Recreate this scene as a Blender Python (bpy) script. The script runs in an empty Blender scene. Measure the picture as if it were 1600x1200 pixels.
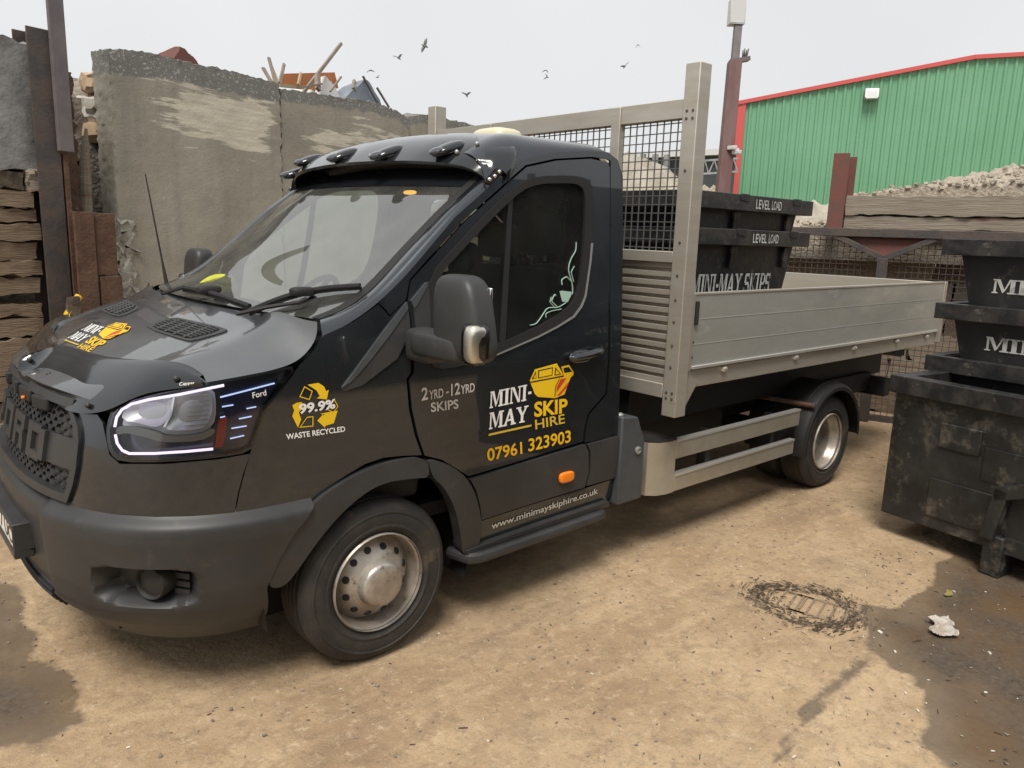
import bpy, bmesh, math, random
import numpy as np
from mathutils import Vector, Matrix
from mathutils.geometry import delaunay_2d_cdt
random.seed(7)
rng = np.random.default_rng(5)
sc = bpy.context.scene
COL = sc.collection
rad = math.radians

# ------------------------------------------------------------------ camera, sky, sun, exposure
FPX, YAW, PITCH, ROLL = 1200.0, .842, .195, .033
CAM = np.array([-1.440, -3.365, 1.683])
def cam_axes():
    f = np.array([math.cos(YAW)*math.cos(PITCH), math.sin(YAW)*math.cos(PITCH), -math.sin(PITCH)])
    r = np.array([math.sin(YAW), -math.cos(YAW), 0.0]); u = np.cross(r, f)
    c, s = math.cos(ROLL), math.sin(ROLL)
    return c*r+s*u, -s*r+c*u, f
RR, UU, FF = cam_axes()
cd = bpy.data.cameras.new('camera'); cam = bpy.data.objects.new('camera', cd); COL.objects.link(cam)
cd.sensor_width = 36; cd.lens = FPX/1600*36; cd.clip_end = 2000; cd.clip_start = .05
cam.matrix_world = Matrix(((RR[0], UU[0], -FF[0], CAM[0]), (RR[1], UU[1], -FF[1], CAM[1]), (RR[2], UU[2], -FF[2], CAM[2]), (0, 0, 0, 1)))
sc.camera = cam
SUN_EL, SUN_AZ = 58, 215      # soft overcast light from behind the camera
w = bpy.data.worlds.new('World'); sc.world = w; w.use_nodes = True
nt = w.node_tree; nt.nodes.clear()
sky = nt.nodes.new('ShaderNodeTexSky'); sky.sky_type = 'NISHITA'; sky.sun_disc = False
sky.sun_elevation = rad(SUN_EL); sky.sun_rotation = rad(90-SUN_AZ); sky.dust_density = 4; sky.air_density = 1
bw = nt.nodes.new('ShaderNodeHueSaturation'); bw.inputs['Saturation'].default_value = .12
nt.links.new(sky.outputs[0], bw.inputs['Color'])
mx = nt.nodes.new('ShaderNodeMix'); mx.data_type = 'RGBA'; mx.inputs[0].default_value = .84
nt.links.new(bw.outputs[0], mx.inputs[6])
# cloud deck: faint noise over an even grey white
tc = nt.nodes.new('ShaderNodeTexCoord'); ns = nt.nodes.new('ShaderNodeTexNoise'); ns.inputs['Scale'].default_value = 1.6; ns.inputs['Detail'].default_value = 3
nt.links.new(tc.outputs['Generated'], ns.inputs['Vector'])
cr = nt.nodes.new('ShaderNodeValToRGB'); cr.color_ramp.elements[0].position = .3; cr.color_ramp.elements[1].position = .7
cr.color_ramp.elements[0].color = (7.6, 7.75, 7.85, 1); cr.color_ramp.elements[1].color = (8.7, 8.8, 8.85, 1)
nt.links.new(ns.outputs['Fac'], cr.inputs[0]); nt.links.new(cr.outputs[0], mx.inputs[7])
bg = nt.nodes.new('ShaderNodeBackground'); bg.inputs[1].default_value = .088
out = nt.nodes.new('ShaderNodeOutputWorld')
nt.links.new(mx.outputs[2], bg.inputs[0]); nt.links.new(bg.outputs[0], out.inputs[0])
sl = bpy.data.lights.new('sun', 'SUN'); sl.energy = 2.9; sl.angle = rad(22); sl.color = (1, .945, .86)
so = bpy.data.objects.new('sun', sl); COL.objects.link(so)
sd = Vector((math.cos(rad(SUN_AZ))*math.cos(rad(SUN_EL)), math.sin(rad(SUN_AZ))*math.cos(rad(SUN_EL)), math.sin(rad(SUN_EL))))
so.rotation_euler = sd.to_track_quat('Z', 'Y').to_euler()
sc.view_settings.view_transform = 'Standard'; sc.view_settings.look = 'None'; sc.view_settings.exposure = .30; sc.view_settings.gamma = 1
sc.render.engine = 'CYCLES'; sc.cycles.max_bounces = 10; sc.cycles.transparent_max_bounces = 16
sc.cycles.use_denoising = True

# ------------------------------------------------------------------ photo pixel (1600x1200) -> point on a known surface
def ray(px, py): return FF+(px-800)/FPX*RR-(py-600)/FPX*UU
def at(px, py, ax, val):
    d = ray(px, py); return CAM+(val-CAM[ax])/d[ax]*d
def at_wall(px, py, P0, yaw):
    n = np.array([-math.sin(yaw), math.cos(yaw), 0]); d = ray(px, py); return CAM+n@(np.array(P0)-CAM)/(n@d)*d
def at_depth(px, py, dep): return CAM+ray(px, py)*dep
def project(P):
    d = np.asarray(P)-CAM; z = d@FF
    return np.array([800+FPX*(d@RR)/z, 600-FPX*(d@UU)/z])

# ------------------------------------------------------------------ materials
MATS = {}
def mat(name, col, rough=.5, metal=0, col2=None, ns=6, thr=(.42, .6), bump=0, bs=60, rv=0, stretch=(1, 1, 1), coat=0, spec=.5, third=None, detail=8):
    m = bpy.data.materials.new(name); m.use_nodes = True; t = m.node_tree; b = t.nodes['Principled BSDF']
    b.inputs['Base Color'].default_value = (*col, 1); b.inputs['Roughness'].default_value = rough; b.inputs['Metallic'].default_value = metal
    b.inputs['Coat Weight'].default_value = coat; b.inputs['Coat Roughness'].default_value = .025; b.inputs['Specular IOR Level'].default_value = spec
    L = t.links.new
    if col2 is not None or bump or rv or third:
        tc = t.nodes.new('ShaderNodeTexCoord'); mp = t.nodes.new('ShaderNodeMapping'); mp.inputs['Scale'].default_value = stretch
        L(tc.outputs['Object'], mp.inputs['Vector'])
        n1 = t.nodes.new('ShaderNodeTexNoise'); n1.inputs['Scale'].default_value = ns; n1.inputs['Detail'].default_value = detail; n1.inputs['Roughness'].default_value = .62
        L(mp.outputs[0], n1.inputs['Vector'])
        r1 = t.nodes.new('ShaderNodeValToRGB'); r1.color_ramp.elements[0].position = thr[0]; r1.color_ramp.elements[1].position = thr[1]
        r1.color_ramp.elements[0].color = (*col, 1); r1.color_ramp.elements[1].color = (*(col2 or col), 1)
        L(n1.outputs['Fac'], r1.inputs[0]); cur = r1.outputs[0]
        if third:   # (colour, scale, lo, hi)
            n2 = t.nodes.new('ShaderNodeTexNoise'); n2.inputs['Scale'].default_value = third[1]; n2.inputs['Detail'].default_value = 10; n2.inputs['Roughness'].default_value = .7
            L(mp.outputs[0], n2.inputs['Vector'])
            mr = t.nodes.new('ShaderNodeMapRange'); mr.inputs[1].default_value = third[2]; mr.inputs[2].default_value = third[3]; L(n2.outputs['Fac'], mr.inputs[0])
            mm = t.nodes.new('ShaderNodeMix'); mm.data_type = 'RGBA'; L(mr.outputs[0], mm.inputs[0]); L(cur, mm.inputs[6]); mm.inputs[7].default_value = (*third[0], 1); cur = mm.outputs[2]
        L(cur, b.inputs['Base Color'])
        if rv:
            m2 = t.nodes.new('ShaderNodeMapRange'); m2.inputs[3].default_value = max(.02, rough-rv); m2.inputs[4].default_value = rough+rv; m2.inputs[1].default_value = .3; m2.inputs[2].default_value = .7
            L(n1.outputs['Fac'], m2.inputs[0]); L(m2.outputs[0], b.inputs['Roughness'])
        if bump:
            n3 = t.nodes.new('ShaderNodeTexNoise'); n3.inputs['Scale'].default_value = bs; n3.inputs['Detail'].default_value = 6
            L(mp.outputs[0], n3.inputs['Vector']); bp = t.nodes.new('ShaderNodeBump'); bp.inputs['Strength'].default_value = bump; bp.inputs['Distance'].default_value = .02
            L(n3.outputs['Fac'], bp.inputs['Height']); L(bp.outputs[0], b.inputs['Normal'])
    MATS[name] = m; return m
def glow(name, col, st):
    m = mat(name, col, .3); b = m.node_tree.nodes['Principled BSDF']; b.inputs['Emission Color'].default_value = (*col, 1); b.inputs['Emission Strength'].default_value = st; return m
def glass(name, tint, ior=1.5, dirt=.0, rough=.01, film=0):
    m = bpy.data.materials.new(name); m.use_nodes = True; t = m.node_tree; t.nodes.clear(); L = t.links.new
    o = t.nodes.new('ShaderNodeOutputMaterial'); tr = t.nodes.new('ShaderNodeBsdfTransparent'); tr.inputs[0].default_value = (*tint, 1)
    gl = t.nodes.new('ShaderNodeBsdfGlossy'); gl.inputs['Roughness'].default_value = rough
    fr = t.nodes.new('ShaderNodeFresnel'); fr.inputs[0].default_value = ior; a = t.nodes.new('ShaderNodeMixShader')
    L(fr.outputs[0], a.inputs[0]); L(tr.outputs[0], a.inputs[1]); L(gl.outputs[0], a.inputs[2]); cur = a.outputs[0]
    if film:
        df = t.nodes.new('ShaderNodeBsdfDiffuse'); df.inputs[0].default_value = (.5, .5, .46, 1); b = t.nodes.new('ShaderNodeMixShader')
        tc = t.nodes.new('ShaderNodeTexCoord'); n = t.nodes.new('ShaderNodeTexNoise'); n.inputs['Scale'].default_value = 5; n.inputs['Detail'].default_value = 8; L(tc.outputs['Object'], n.inputs['Vector'])
        mr = t.nodes.new('ShaderNodeMapRange'); mr.inputs[1].default_value = .3; mr.inputs[2].default_value = .75; mr.inputs[3].default_value = film*.4; mr.inputs[4].default_value = film*1.6; L(n.outputs['Fac'], mr.inputs[0])
        L(mr.outputs[0], b.inputs[0]); L(cur, b.inputs[1]); L(df.outputs[0], b.inputs[2]); cur = b.outputs[0]
    L(cur, o.inputs[0]); MATS[name] = m; return m
M = MATS
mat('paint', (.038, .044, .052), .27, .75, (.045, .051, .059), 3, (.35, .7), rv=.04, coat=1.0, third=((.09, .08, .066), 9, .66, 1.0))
mat('hood_paint_skylit', (.15, .158, .17), .34, .8, (.17, .172, .175), 3, (.35, .7), rv=.05, coat=1.0, third=((.15, .13, .105), 5, .55, .95))  # body paint lightened to stand in for the sky reflected in the bonnet
mat('plastic', (.028, .029, .030), .5, 0, (.036, .036, .036), 5, rv=.06, bump=.04, bs=500, third=((.12, .105, .085), 7, .60, .95))
mat('gloss_black', (.012, .013, .015), .12, 0, coat=.5)
mat('rubber_black', (.008, .008, .008), .6)
mat('matt_black', (.009, .0095, .010), .7, 0, (.02, .018, .016), 4)
mat('tyre_rubber', (.019, .0185, .018), .68, 0, (.036, .032, .027), 7, bump=.15, bs=90, third=((.20, .14, .09), 6, .58, .85))
mat('steel_wheel', (.46, .43, .385), .40, .55, (.31, .27, .23), 7, bump=.08, bs=120, rv=.1, third=((.10, .06, .035), 26, .58, .68))
mat('wheel_rust', (.10, .085, .07), .6, .3, (.2, .17, .14), 12)
mat('aluminium', (.50, .475, .42), .46, .55, (.40, .36, .30), 3.5, (.35, .7), rv=.08, stretch=(.5, .5, 3), third=((.24, .16, .09), 6, .63, .9))
mat('aluminium_grey', (.41, .41, .38), .46, .4, (.30, .30, .275), 3.0, (.32, .68), rv=.10, stretch=(.5, 1, 1.6), third=((.56, .55, .50), 6, .56, .80))
mat('trim_seam', (.33, .325, .30), .6); mat('guard_metal', (.47, .44, .37), .38, .6, (.40, .36, .29), 4, rv=.06)
mat('bright_trim', (.75, .74, .70), .3, .7)
mat('chrome', (.8, .8, .8), .12, 1)
mat('toolbox_grey', (.045, .052, .058), .55, 0, (.06, .065, .07), 5, third=((.13, .11, .08), 8, .62, .9))
mat('mesh_wire', (.16, .16, .155), .5, .5)
mat('white_vinyl', (.78, .78, .76), .45); mat('yellow_vinyl', (.80, .52, .015), .4, 0, (.75, .42, .01), 3); mat('red_vinyl', (.55, .05, .02), .4)
mat('gold_vinyl', (.62, .42, .05), .4); mat('grey_vinyl', (.55, .53, .49), .5); mat('mint_vinyl', (.30, .43, .37), .5)
mat('plate_white', (.75, .75, .70), .4); mat('plate_black', (.01, .01, .01), .4)
mat('amber', (.85, .22, .01), .25, coat=.5); mat('red_lens', (.5, .02, .02), .3, coat=.5)
mat('reflector', (.86, .87, .88), .34, .6); mat('bowl_silver', (.62, .63, .64), .45, .4); mat('lamp_dark', (.05, .052, .065), .2, coat=.6); mat('lamp_blue', (.012, .016, .05), .25, coat=.5)
glow('led_violet', (.86, .76, 1.0), .95); glow('led_blue', (.55, .66, 1.0), .8); glow('cab_lamp', (1.0, .5, .1), 1.5)
glass('screen_glass', (.80, .90, .86), 3.9, film=.075); glass('door_glass', (.80, .90, .86), 1.5, film=.018); glass('lens_glass', (.95, .96, .97), 1.6); glass('rear_glass', (.82, .92, .86), 1.45)
glass('clear_lens', (.9, .88, .82), 1.6)
mat('trim_and_glint', (.30, .30, .29), .35, .5); mat('seat_cloth', (.035, .038, .040), .9, bump=.2, bs=200); mat('dash', (.035, .036, .037), .7, bump=.1, bs=200); mat('trim_grey', (.12, .12, .115), .8)
mat('hivis', (.50, .52, .05), .8, 0, (.40, .42, .04), 14)
mat('beacon', (.62, .58, .40), .3, coat=.4)
mat('skip_paint', (.011, .012, .013), .42, .1, (.02, .02, .02), 3, rv=.12, bump=.08, bs=25, third=((.16, .145, .125), 7, .57, .80))
mat('skip_rim', (.016, .017, .018), .4, .1, (.04, .037, .034), 8, rv=.1, bump=.1, bs=40, third=((.22, .19, .16), 14, .6, .8))
mat('skip_worn', (.012, .012, .012), .5, .1, (.03, .029, .026), 4, (.4, .7), rv=.12, bump=.15, bs=20, third=((.18, .155, .12), 6, .53, .78))
mat('stencil', (.52, .52, .50), .6, 0, (.10, .10, .10), 16, (.50, .72))
mat('concrete', (.225, .212, .18), .9, 0, (.275, .258, .22), 2.2, (.35, .65), bump=.35, bs=45, third=((.42, .39, .34), 80, .66, .74)); mat('scraped', (.42, .385, .31), .9, 0, (.25, .235, .20), 3.2, (.47, .60), bump=.3, bs=30, stretch=(.8, .8, 7), third=((.24, .225, .19), 12, .52, .60)); mat('concrete_top', (.15, .148, .14), .95, 0, (.21, .205, .19), 7, bump=.5, bs=40, third=((.5, .49, .46), 40, .64, .70))
def wall_mat():
    m = bpy.data.materials.new('concrete_wall'); m.use_nodes = True; t = m.node_tree; b = t.nodes['Principled BSDF']; L = t.links.new; b.inputs['Roughness'].default_value = .92
    tc = t.nodes.new('ShaderNodeTexCoord')
    def noise(scale, det=8, ro=.6, sx=(1, 1, 1)):
        mp = t.nodes.new('ShaderNodeMapping'); mp.inputs['Rotation'].default_value = (0, 0, rad(-14)); mp.inputs['Scale'].default_value = sx; L(tc.outputs['Object'], mp.inputs[0])
        n = t.nodes.new('ShaderNodeTexNoise'); n.inputs['Scale'].default_value = scale; n.inputs['Detail'].default_value = det; n.inputs['Roughness'].default_value = ro; L(mp.outputs[0], n.inputs['Vector']); return n.outputs['Fac']
    def mr(f, lo, hi, a=0, bb=1):
        x = t.nodes.new('ShaderNodeMapRange'); x.inputs[1].default_value = lo; x.inputs[2].default_value = hi; x.inputs[3].default_value = a; x.inputs[4].default_value = bb; L(f, x.inputs[0]); return x.outputs[0]
    def mix(f, a, c):
        x = t.nodes.new('ShaderNodeMix'); x.data_type = 'RGBA'; L(f, x.inputs[0])
        for k, v in ((6, a), (7, c)):
            if isinstance(v, tuple): x.inputs[k].default_value = (*v, 1)
            else: L(v, x.inputs[k])
        return x.outputs[2]
    def math_(op, a, c):
        x = t.nodes.new('ShaderNodeMath'); x.operation = op
        for k, v in ((0, a), (1, c)):
            if isinstance(v, (int, float)): x.inputs[k].default_value = v
            else: L(v, x.inputs[k])
        return x.outputs[0]
    def attr(n): a = t.nodes.new('ShaderNodeAttribute'); a.attribute_name = n; return a.outputs['Fac']
    c = mix(mr(noise(1.6, 10, .65), .35, .65), (.235, .22, .182), (.315, .295, .245))
    c = mix(mr(noise(1.2, 6, .6, (5, 5, .5)), .5, .75, 0, .5), c, (.17, .165, .14))          # run-down streaks
    c = mix(mr(noise(90, 3, .5), .63, .70, 0, .55), c, (.46, .44, .39)); c = mix(mr(noise(60, 4, .6), .62, .70, 0, .6), c, (.11, .105, .09))   # aggregate and pits
    f = math_('ADD', attr('scrape'), math_('MULTIPLY', math_('SUBTRACT', noise(2.4, 9, .68, (.55, .55, 5)), .5), 2.3)); f = mr(f, .46, .56)
    c = mix(f, c, mix(mr(noise(7, 6, .6, (.4, .4, 4)), .35, .65), (.60, .56, .46), (.43, .40, .33)))
    g = mr(math_('ADD', attr('topband'), math_('MULTIPLY', math_('SUBTRACT', noise(4, 8, .65), .5), .9)), .45, .6, 0, .85)
    c = mix(g, c, mix(mr(noise(45, 4, .6), .56, .66), (.15, .15, .145), (.42, .42, .40)))
    L(c, b.inputs['Base Color'])
    bp = t.nodes.new('ShaderNodeBump'); bp.inputs['Strength'].default_value = .4; bp.inputs['Distance'].default_value = .012; L(noise(55, 8, .65), bp.inputs['Height'])
    bp2 = t.nodes.new('ShaderNodeBump'); bp2.inputs['Strength'].default_value = .35; bp2.inputs['Distance'].default_value = .02; L(noise(5, 7, .6), bp2.inputs['Height']); L(bp.outputs[0], bp2.inputs['Normal']); L(bp2.outputs[0], b.inputs['Normal'])
    MATS['concrete_wall'] = m
wall_mat()
mat('concrete_side', (.23, .215, .185), .9, 0, (.33, .31, .27), 9, bump=.5, bs=30)
mat('concrete_grey', (.17, .17, .17), .9, 0, (.25, .245, .24), 5, bump=.3, bs=30)
mat('timber', (.13, .092, .062), .9, 0, (.26, .195, .135), 5, (.3, .72), bump=.6, bs=14, stretch=(.35, 3, 9), third=((.03, .024, .02), 5, .6, .72))
mat('timber_pale', (.27, .22, .165), .9, 0, (.40, .34, .26), 7, (.3, .7), bump=.5, bs=18, stretch=(.5, .5, 7), third=((.22, .12, .09), 2.6, .58, .68)); mat('timber_end', (.06, .045, .034), .9, 0, (.14, .11, .08), 10, bump=.4)
mat('timber_grey', (.19, .16, .125), .9, 0, (.30, .26, .205), 6, (.3, .7), bump=.5, bs=14, stretch=(.4, .4, 9), third=((.19, .09, .07), 2.2, .58, .66))
mat('rust', (.075, .040, .026), .85, .1, (.135, .075, .05), 9, (.35, .7), bump=.35, bs=40, third=((.30, .20, .13), 12, .63, .72))
mat('steel_dark', (.075, .068, .066), .6, .4, (.11, .085, .072), 6, bump=.15, bs=40, third=((.17, .08, .05), 9, .6, .75))
mat('pole_paint', (.12, .055, .052), .6, .1, (.15, .085, .08), 5, stretch=(1, 1, .3)); mat('pole_violet', (.125, .11, .115), .6, .2, (.16, .14, .14), 5)
mat('red_oxide', (.165, .058, .045), .8, 0, (.12, .062, .05), 6, bump=.1)
mat('clad_green', (.125, .31, .18), .5, 0, (.155, .35, .215), .35, (.35, .65)); mat('trim_red', (.52, .085, .08), .5)
mat('galv', (.42, .43, .43), .45, .6, (.3, .31, .31), 6); mat('grey_box', (.55, .56, .56), .5); mat('lamp_face', (.40, .42, .41), .3)
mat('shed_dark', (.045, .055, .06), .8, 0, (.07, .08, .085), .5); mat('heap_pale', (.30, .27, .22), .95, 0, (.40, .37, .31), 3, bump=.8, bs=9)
mat('gravel', (.30, .255, .20), .95, 0, (.42, .37, .30), 30, bump=.9, bs=40, third=((.10, .08, .065), 45, .58, .7))
mat('rubble', (.17, .145, .12), .95, 0, (.27, .235, .195), 10, bump=.9, bs=25)
mat('wood_pale', (.45, .33, .21), .8, 0, (.36, .25, .16), 8, stretch=(3, 3, .5)); mat('wood_grey', (.27, .23, .19), .85, 0, (.2, .165, .13), 8)
mat('board_orange', (.48, .17, .055), .7, 0, (.40, .15, .06), 4); mat('sheet_blue', (.16, .185, .225), .5, 0, (.22, .25, .29), 4); mat('sheet_white', (.66, .65, .63), .6); mat('sheet_green', (.06, .22, .12), .6)
mat('sheet_plastic', (.55, .52, .48), .5, 0, (.36, .30, .25), 6); mat('yellow_paint', (.70, .45, .02), .5)
mat('bird_grey', (.20, .205, .215), .8, 0, (.13, .135, .14), 20)
mat('twig', (.075, .056, .04), .9); mat('chip_pale', (.62, .58, .50), .8); mat('leaf', (.22, .19, .06), .7)
mat('floor_wood', (.33, .27, .19), .8, 0, (.26, .21, .15), 6)

# ground: sandy worn concrete, with damp blotches and tyre grime
def ground_mat():
    m = bpy.data.materials.new('yard_ground'); m.use_nodes = True; t = m.node_tree; b = t.nodes['Principled BSDF']; L = t.links.new
    tc = t.nodes.new('ShaderNodeTexCoord')
    def noise(scale, det=8, ro=.6, vec=None, sx=None):
        n = t.nodes.new('ShaderNodeTexNoise'); n.inputs['Scale'].default_value = scale; n.inputs['Detail'].default_value = det; n.inputs['Roughness'].default_value = ro
        if sx:
            mp = t.nodes.new('ShaderNodeMapping'); mp.inputs['Scale'].default_value = sx; mp.inputs['Rotation'].default_value = (0, 0, rad(-20)); L(tc.outputs['Object'], mp.inputs[0]); L(mp.outputs[0], n.inputs['Vector'])
        else: L(tc.outputs['Object'], n.inputs['Vector'])
        return n.outputs['Fac']
    def ramp(f, stops):
        r = t.nodes.new('ShaderNodeValToRGB'); e = r.color_ramp.elements
        while len(e) < len(stops): e.new(.5)
        for i, (p, c) in enumerate(stops): e[i].position = p; e[i].color = (*c, 1)
        L(f, r.inputs[0]); return r.outputs[0]
    def mixc(f, a, bcol, mode='MIX'):
        x = t.nodes.new('ShaderNodeMix'); x.data_type = 'RGBA'; x.blend_type = mode
        if isinstance(f, float): x.inputs[0].default_value = f
        else: L(f, x.inputs[0])
        L(a, x.inputs[6])
        if isinstance(bcol, tuple): x.inputs[7].default_value = (*bcol, 1)
        else: L(bcol, x.inputs[7])
        return x.outputs[2]
    def rng_(f, lo, hi, a=0, bb=1):
        x = t.nodes.new('ShaderNodeMapRange'); x.inputs[1].default_value = lo; x.inputs[2].default_value = hi; x.inputs[3].default_value = a; x.inputs[4].default_value = bb; L(f, x.inputs[0]); return x.outputs[0]
    def math_(op, a, c):
        x = t.nodes.new('ShaderNodeMath'); x.operation = op
        for k, v in ((0, a), (1, c)):
            if isinstance(v, (int, float)): x.inputs[k].default_value = v
            else: L(v, x.inputs[k])
        return x.outputs[0]
    def attr(n): a = t.nodes.new('ShaderNodeAttribute'); a.attribute_name = n; return a.outputs['Fac']
    base = ramp(noise(1.1, 9, .62), [(.32, (.265, .178, .102)), (.5, (.39, .275, .162)), (.66, (.51, .375, .230))])
    c = mixc(rng_(noise(3, 9, .68, sx=(.6, 1.7, 1)), .50, .68, 0, .6), base, (.54, .395, .235))
    c = mixc(rng_(noise(2.0, 8, .7, sx=(.22, 3.0, 1)), .57, .68, 0, .35), c, (.22, .158, .10))      # smeared wheel marks
    c = mixc(rng_(noise(2.3, 10, .7), .55, .68, 0, .55), c, (.19, .133, .083)); c = mixc(rng_(noise(.55, 6, .6), .54, .68, 0, .35), c, (.23, .16, .10))
    c = mixc(rng_(noise(14, 9, .8), .50, .62, 0, .6), c, (.215, .152, .096)); c = mixc(rng_(noise(19, 9, .8), .53, .66, 0, .65), c, (.60, .47, .32))
    c = mixc(rng_(noise(60, 4, .6), .58, .72, 0, .6), c, (.17, .125, .085))
    c = mixc(rng_(noise(150, 3, .6), .60, .72, 0, .6), c, (.58, .49, .38)); c = mixc(rng_(noise(230, 2, .6), .60, .70, 0, .6), c, (.16, .12, .085))
    wob = math_('SUBTRACT', noise(3.2, 10, .68), .5); wv = math_('ADD', attr('wet'), math_('MULTIPLY', wob, .62))
    wet = rng_(wv, .465, .535); deep = rng_(wv, .62, 1.0)
    wc = mixc(rng_(noise(5, 8, .65), .35, .68), mixc(.62, c, (.07, .052, .038)), (.155, .118, .082)); wc = mixc(deep, wc, mixc(rng_(noise(2.4, 6, .6), .4, .62), ramp(noise(40, 5, .6), [(.4, (.085, .066, .050)), (.65, (.125, .10, .078))]), (.135, .088, .05)))
    c = mixc(wet, c, wc)
    dv = math_('ADD', attr('silt'), math_('MULTIPLY', math_('SUBTRACT', noise(26, 8, .75), .5), 1.7)); c = mixc(rng_(dv, .50, .74, 0, .85), c, (.085, .064, .047))
    L(c, b.inputs['Base Color'])
    ro = t.nodes.new('ShaderNodeMix'); L(wet, ro.inputs[0]); L(rng_(noise(2, 5), .3, .7, .80, .95), ro.inputs[2])
    ro2 = t.nodes.new('ShaderNodeMix'); L(rng_(noise(3.4, 7, .6), .40, .62), ro2.inputs[0]); ro2.inputs[2].default_value = .16; ro2.inputs[3].default_value = .55; L(ro2.outputs[0], ro.inputs[3]); L(ro.outputs[0], b.inputs['Roughness'])
    bp = t.nodes.new('ShaderNodeBump'); bp.inputs['Distance'].default_value = .02; L(noise(34, 9, .72), bp.inputs['Height']); L(rng_(wet, 0, 1, .5, .16), bp.inputs['Strength'])
    bp2 = t.nodes.new('ShaderNodeBump'); bp2.inputs['Distance'].default_value = .06; L(rng_(wet, 0, 1, .35, .08), bp2.inputs['Strength']); L(noise(4.5, 7, .6), bp2.inputs['Height']); L(bp.outputs[0], bp2.inputs['Normal'])
    L(bp2.outputs[0], b.inputs['Normal']); MATS['yard_ground'] = m
ground_mat()
mat('wet_mud', (.105, .078, .056), .28, 0, (.165, .125, .088), 1.6, (.3, .7), rv=.12, bump=.12, bs=22, third=((.17, .145, .12), 60, .64, .72))
mat('silt', (.20, .145, .095), .8, 0, (.27, .195, .125), 9, (.35, .65), bump=.3, bs=40, third=((.10, .075, .052), 20, .52, .68)); mat('damp_mud', (.165, .118, .078), .6, 0, (.21, .15, .10), 3, (.3, .7), rv=.12, bump=.2, bs=30, third=((.07, .052, .04), 30, .6, .72))

# ------------------------------------------------------------------ mesh helpers
def empty(name, label, cat, loc=(0, 0, 0), rz=0, group=None):
    o = bpy.data.objects.new(name, None); COL.objects.link(o); o.location = loc; o.rotation_euler = (0, 0, rz); o.empty_display_size = .1
    o['label'] = label; o['category'] = cat
    if group: o['group'] = group
    return o
def tag(o, label=None, cat=None, group=None, kind=None):
    for k, v in (('label', label), ('category', cat), ('group', group), ('kind', kind)):
        if v: o[k] = v
    return o
def link(name, me, m, parent=None, sharp=35, local=False, bevel=0, smooth=True):
    for mm in (m if isinstance(m, (list, tuple)) else [m]): me.materials.append(M[mm])
    o = bpy.data.objects.new(name, me); COL.objects.link(o)
    if smooth and len(me.polygons):
        me.polygons.foreach_set('use_smooth', [True]*len(me.polygons)); me.set_sharp_from_angle(angle=rad(sharp))
    if bevel:
        b = o.modifiers.new('bevel', 'BEVEL'); b.width = bevel; b.segments = 2; b.limit_method = 'ANGLE'; b.angle_limit = rad(40); b.use_clamp_overlap = True
    if parent:
        o.parent = parent
        if not local:
            root = parent; mt = Matrix.Identity(4)
            chain = []
            while root: chain.append(root); root = root.parent
            for p in reversed(chain): mt = mt @ p.matrix_parent_inverse @ Matrix.LocRotScale(p.location, p.rotation_euler, p.scale)
            o.matrix_parent_inverse = mt.inverted()
    return o
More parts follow.
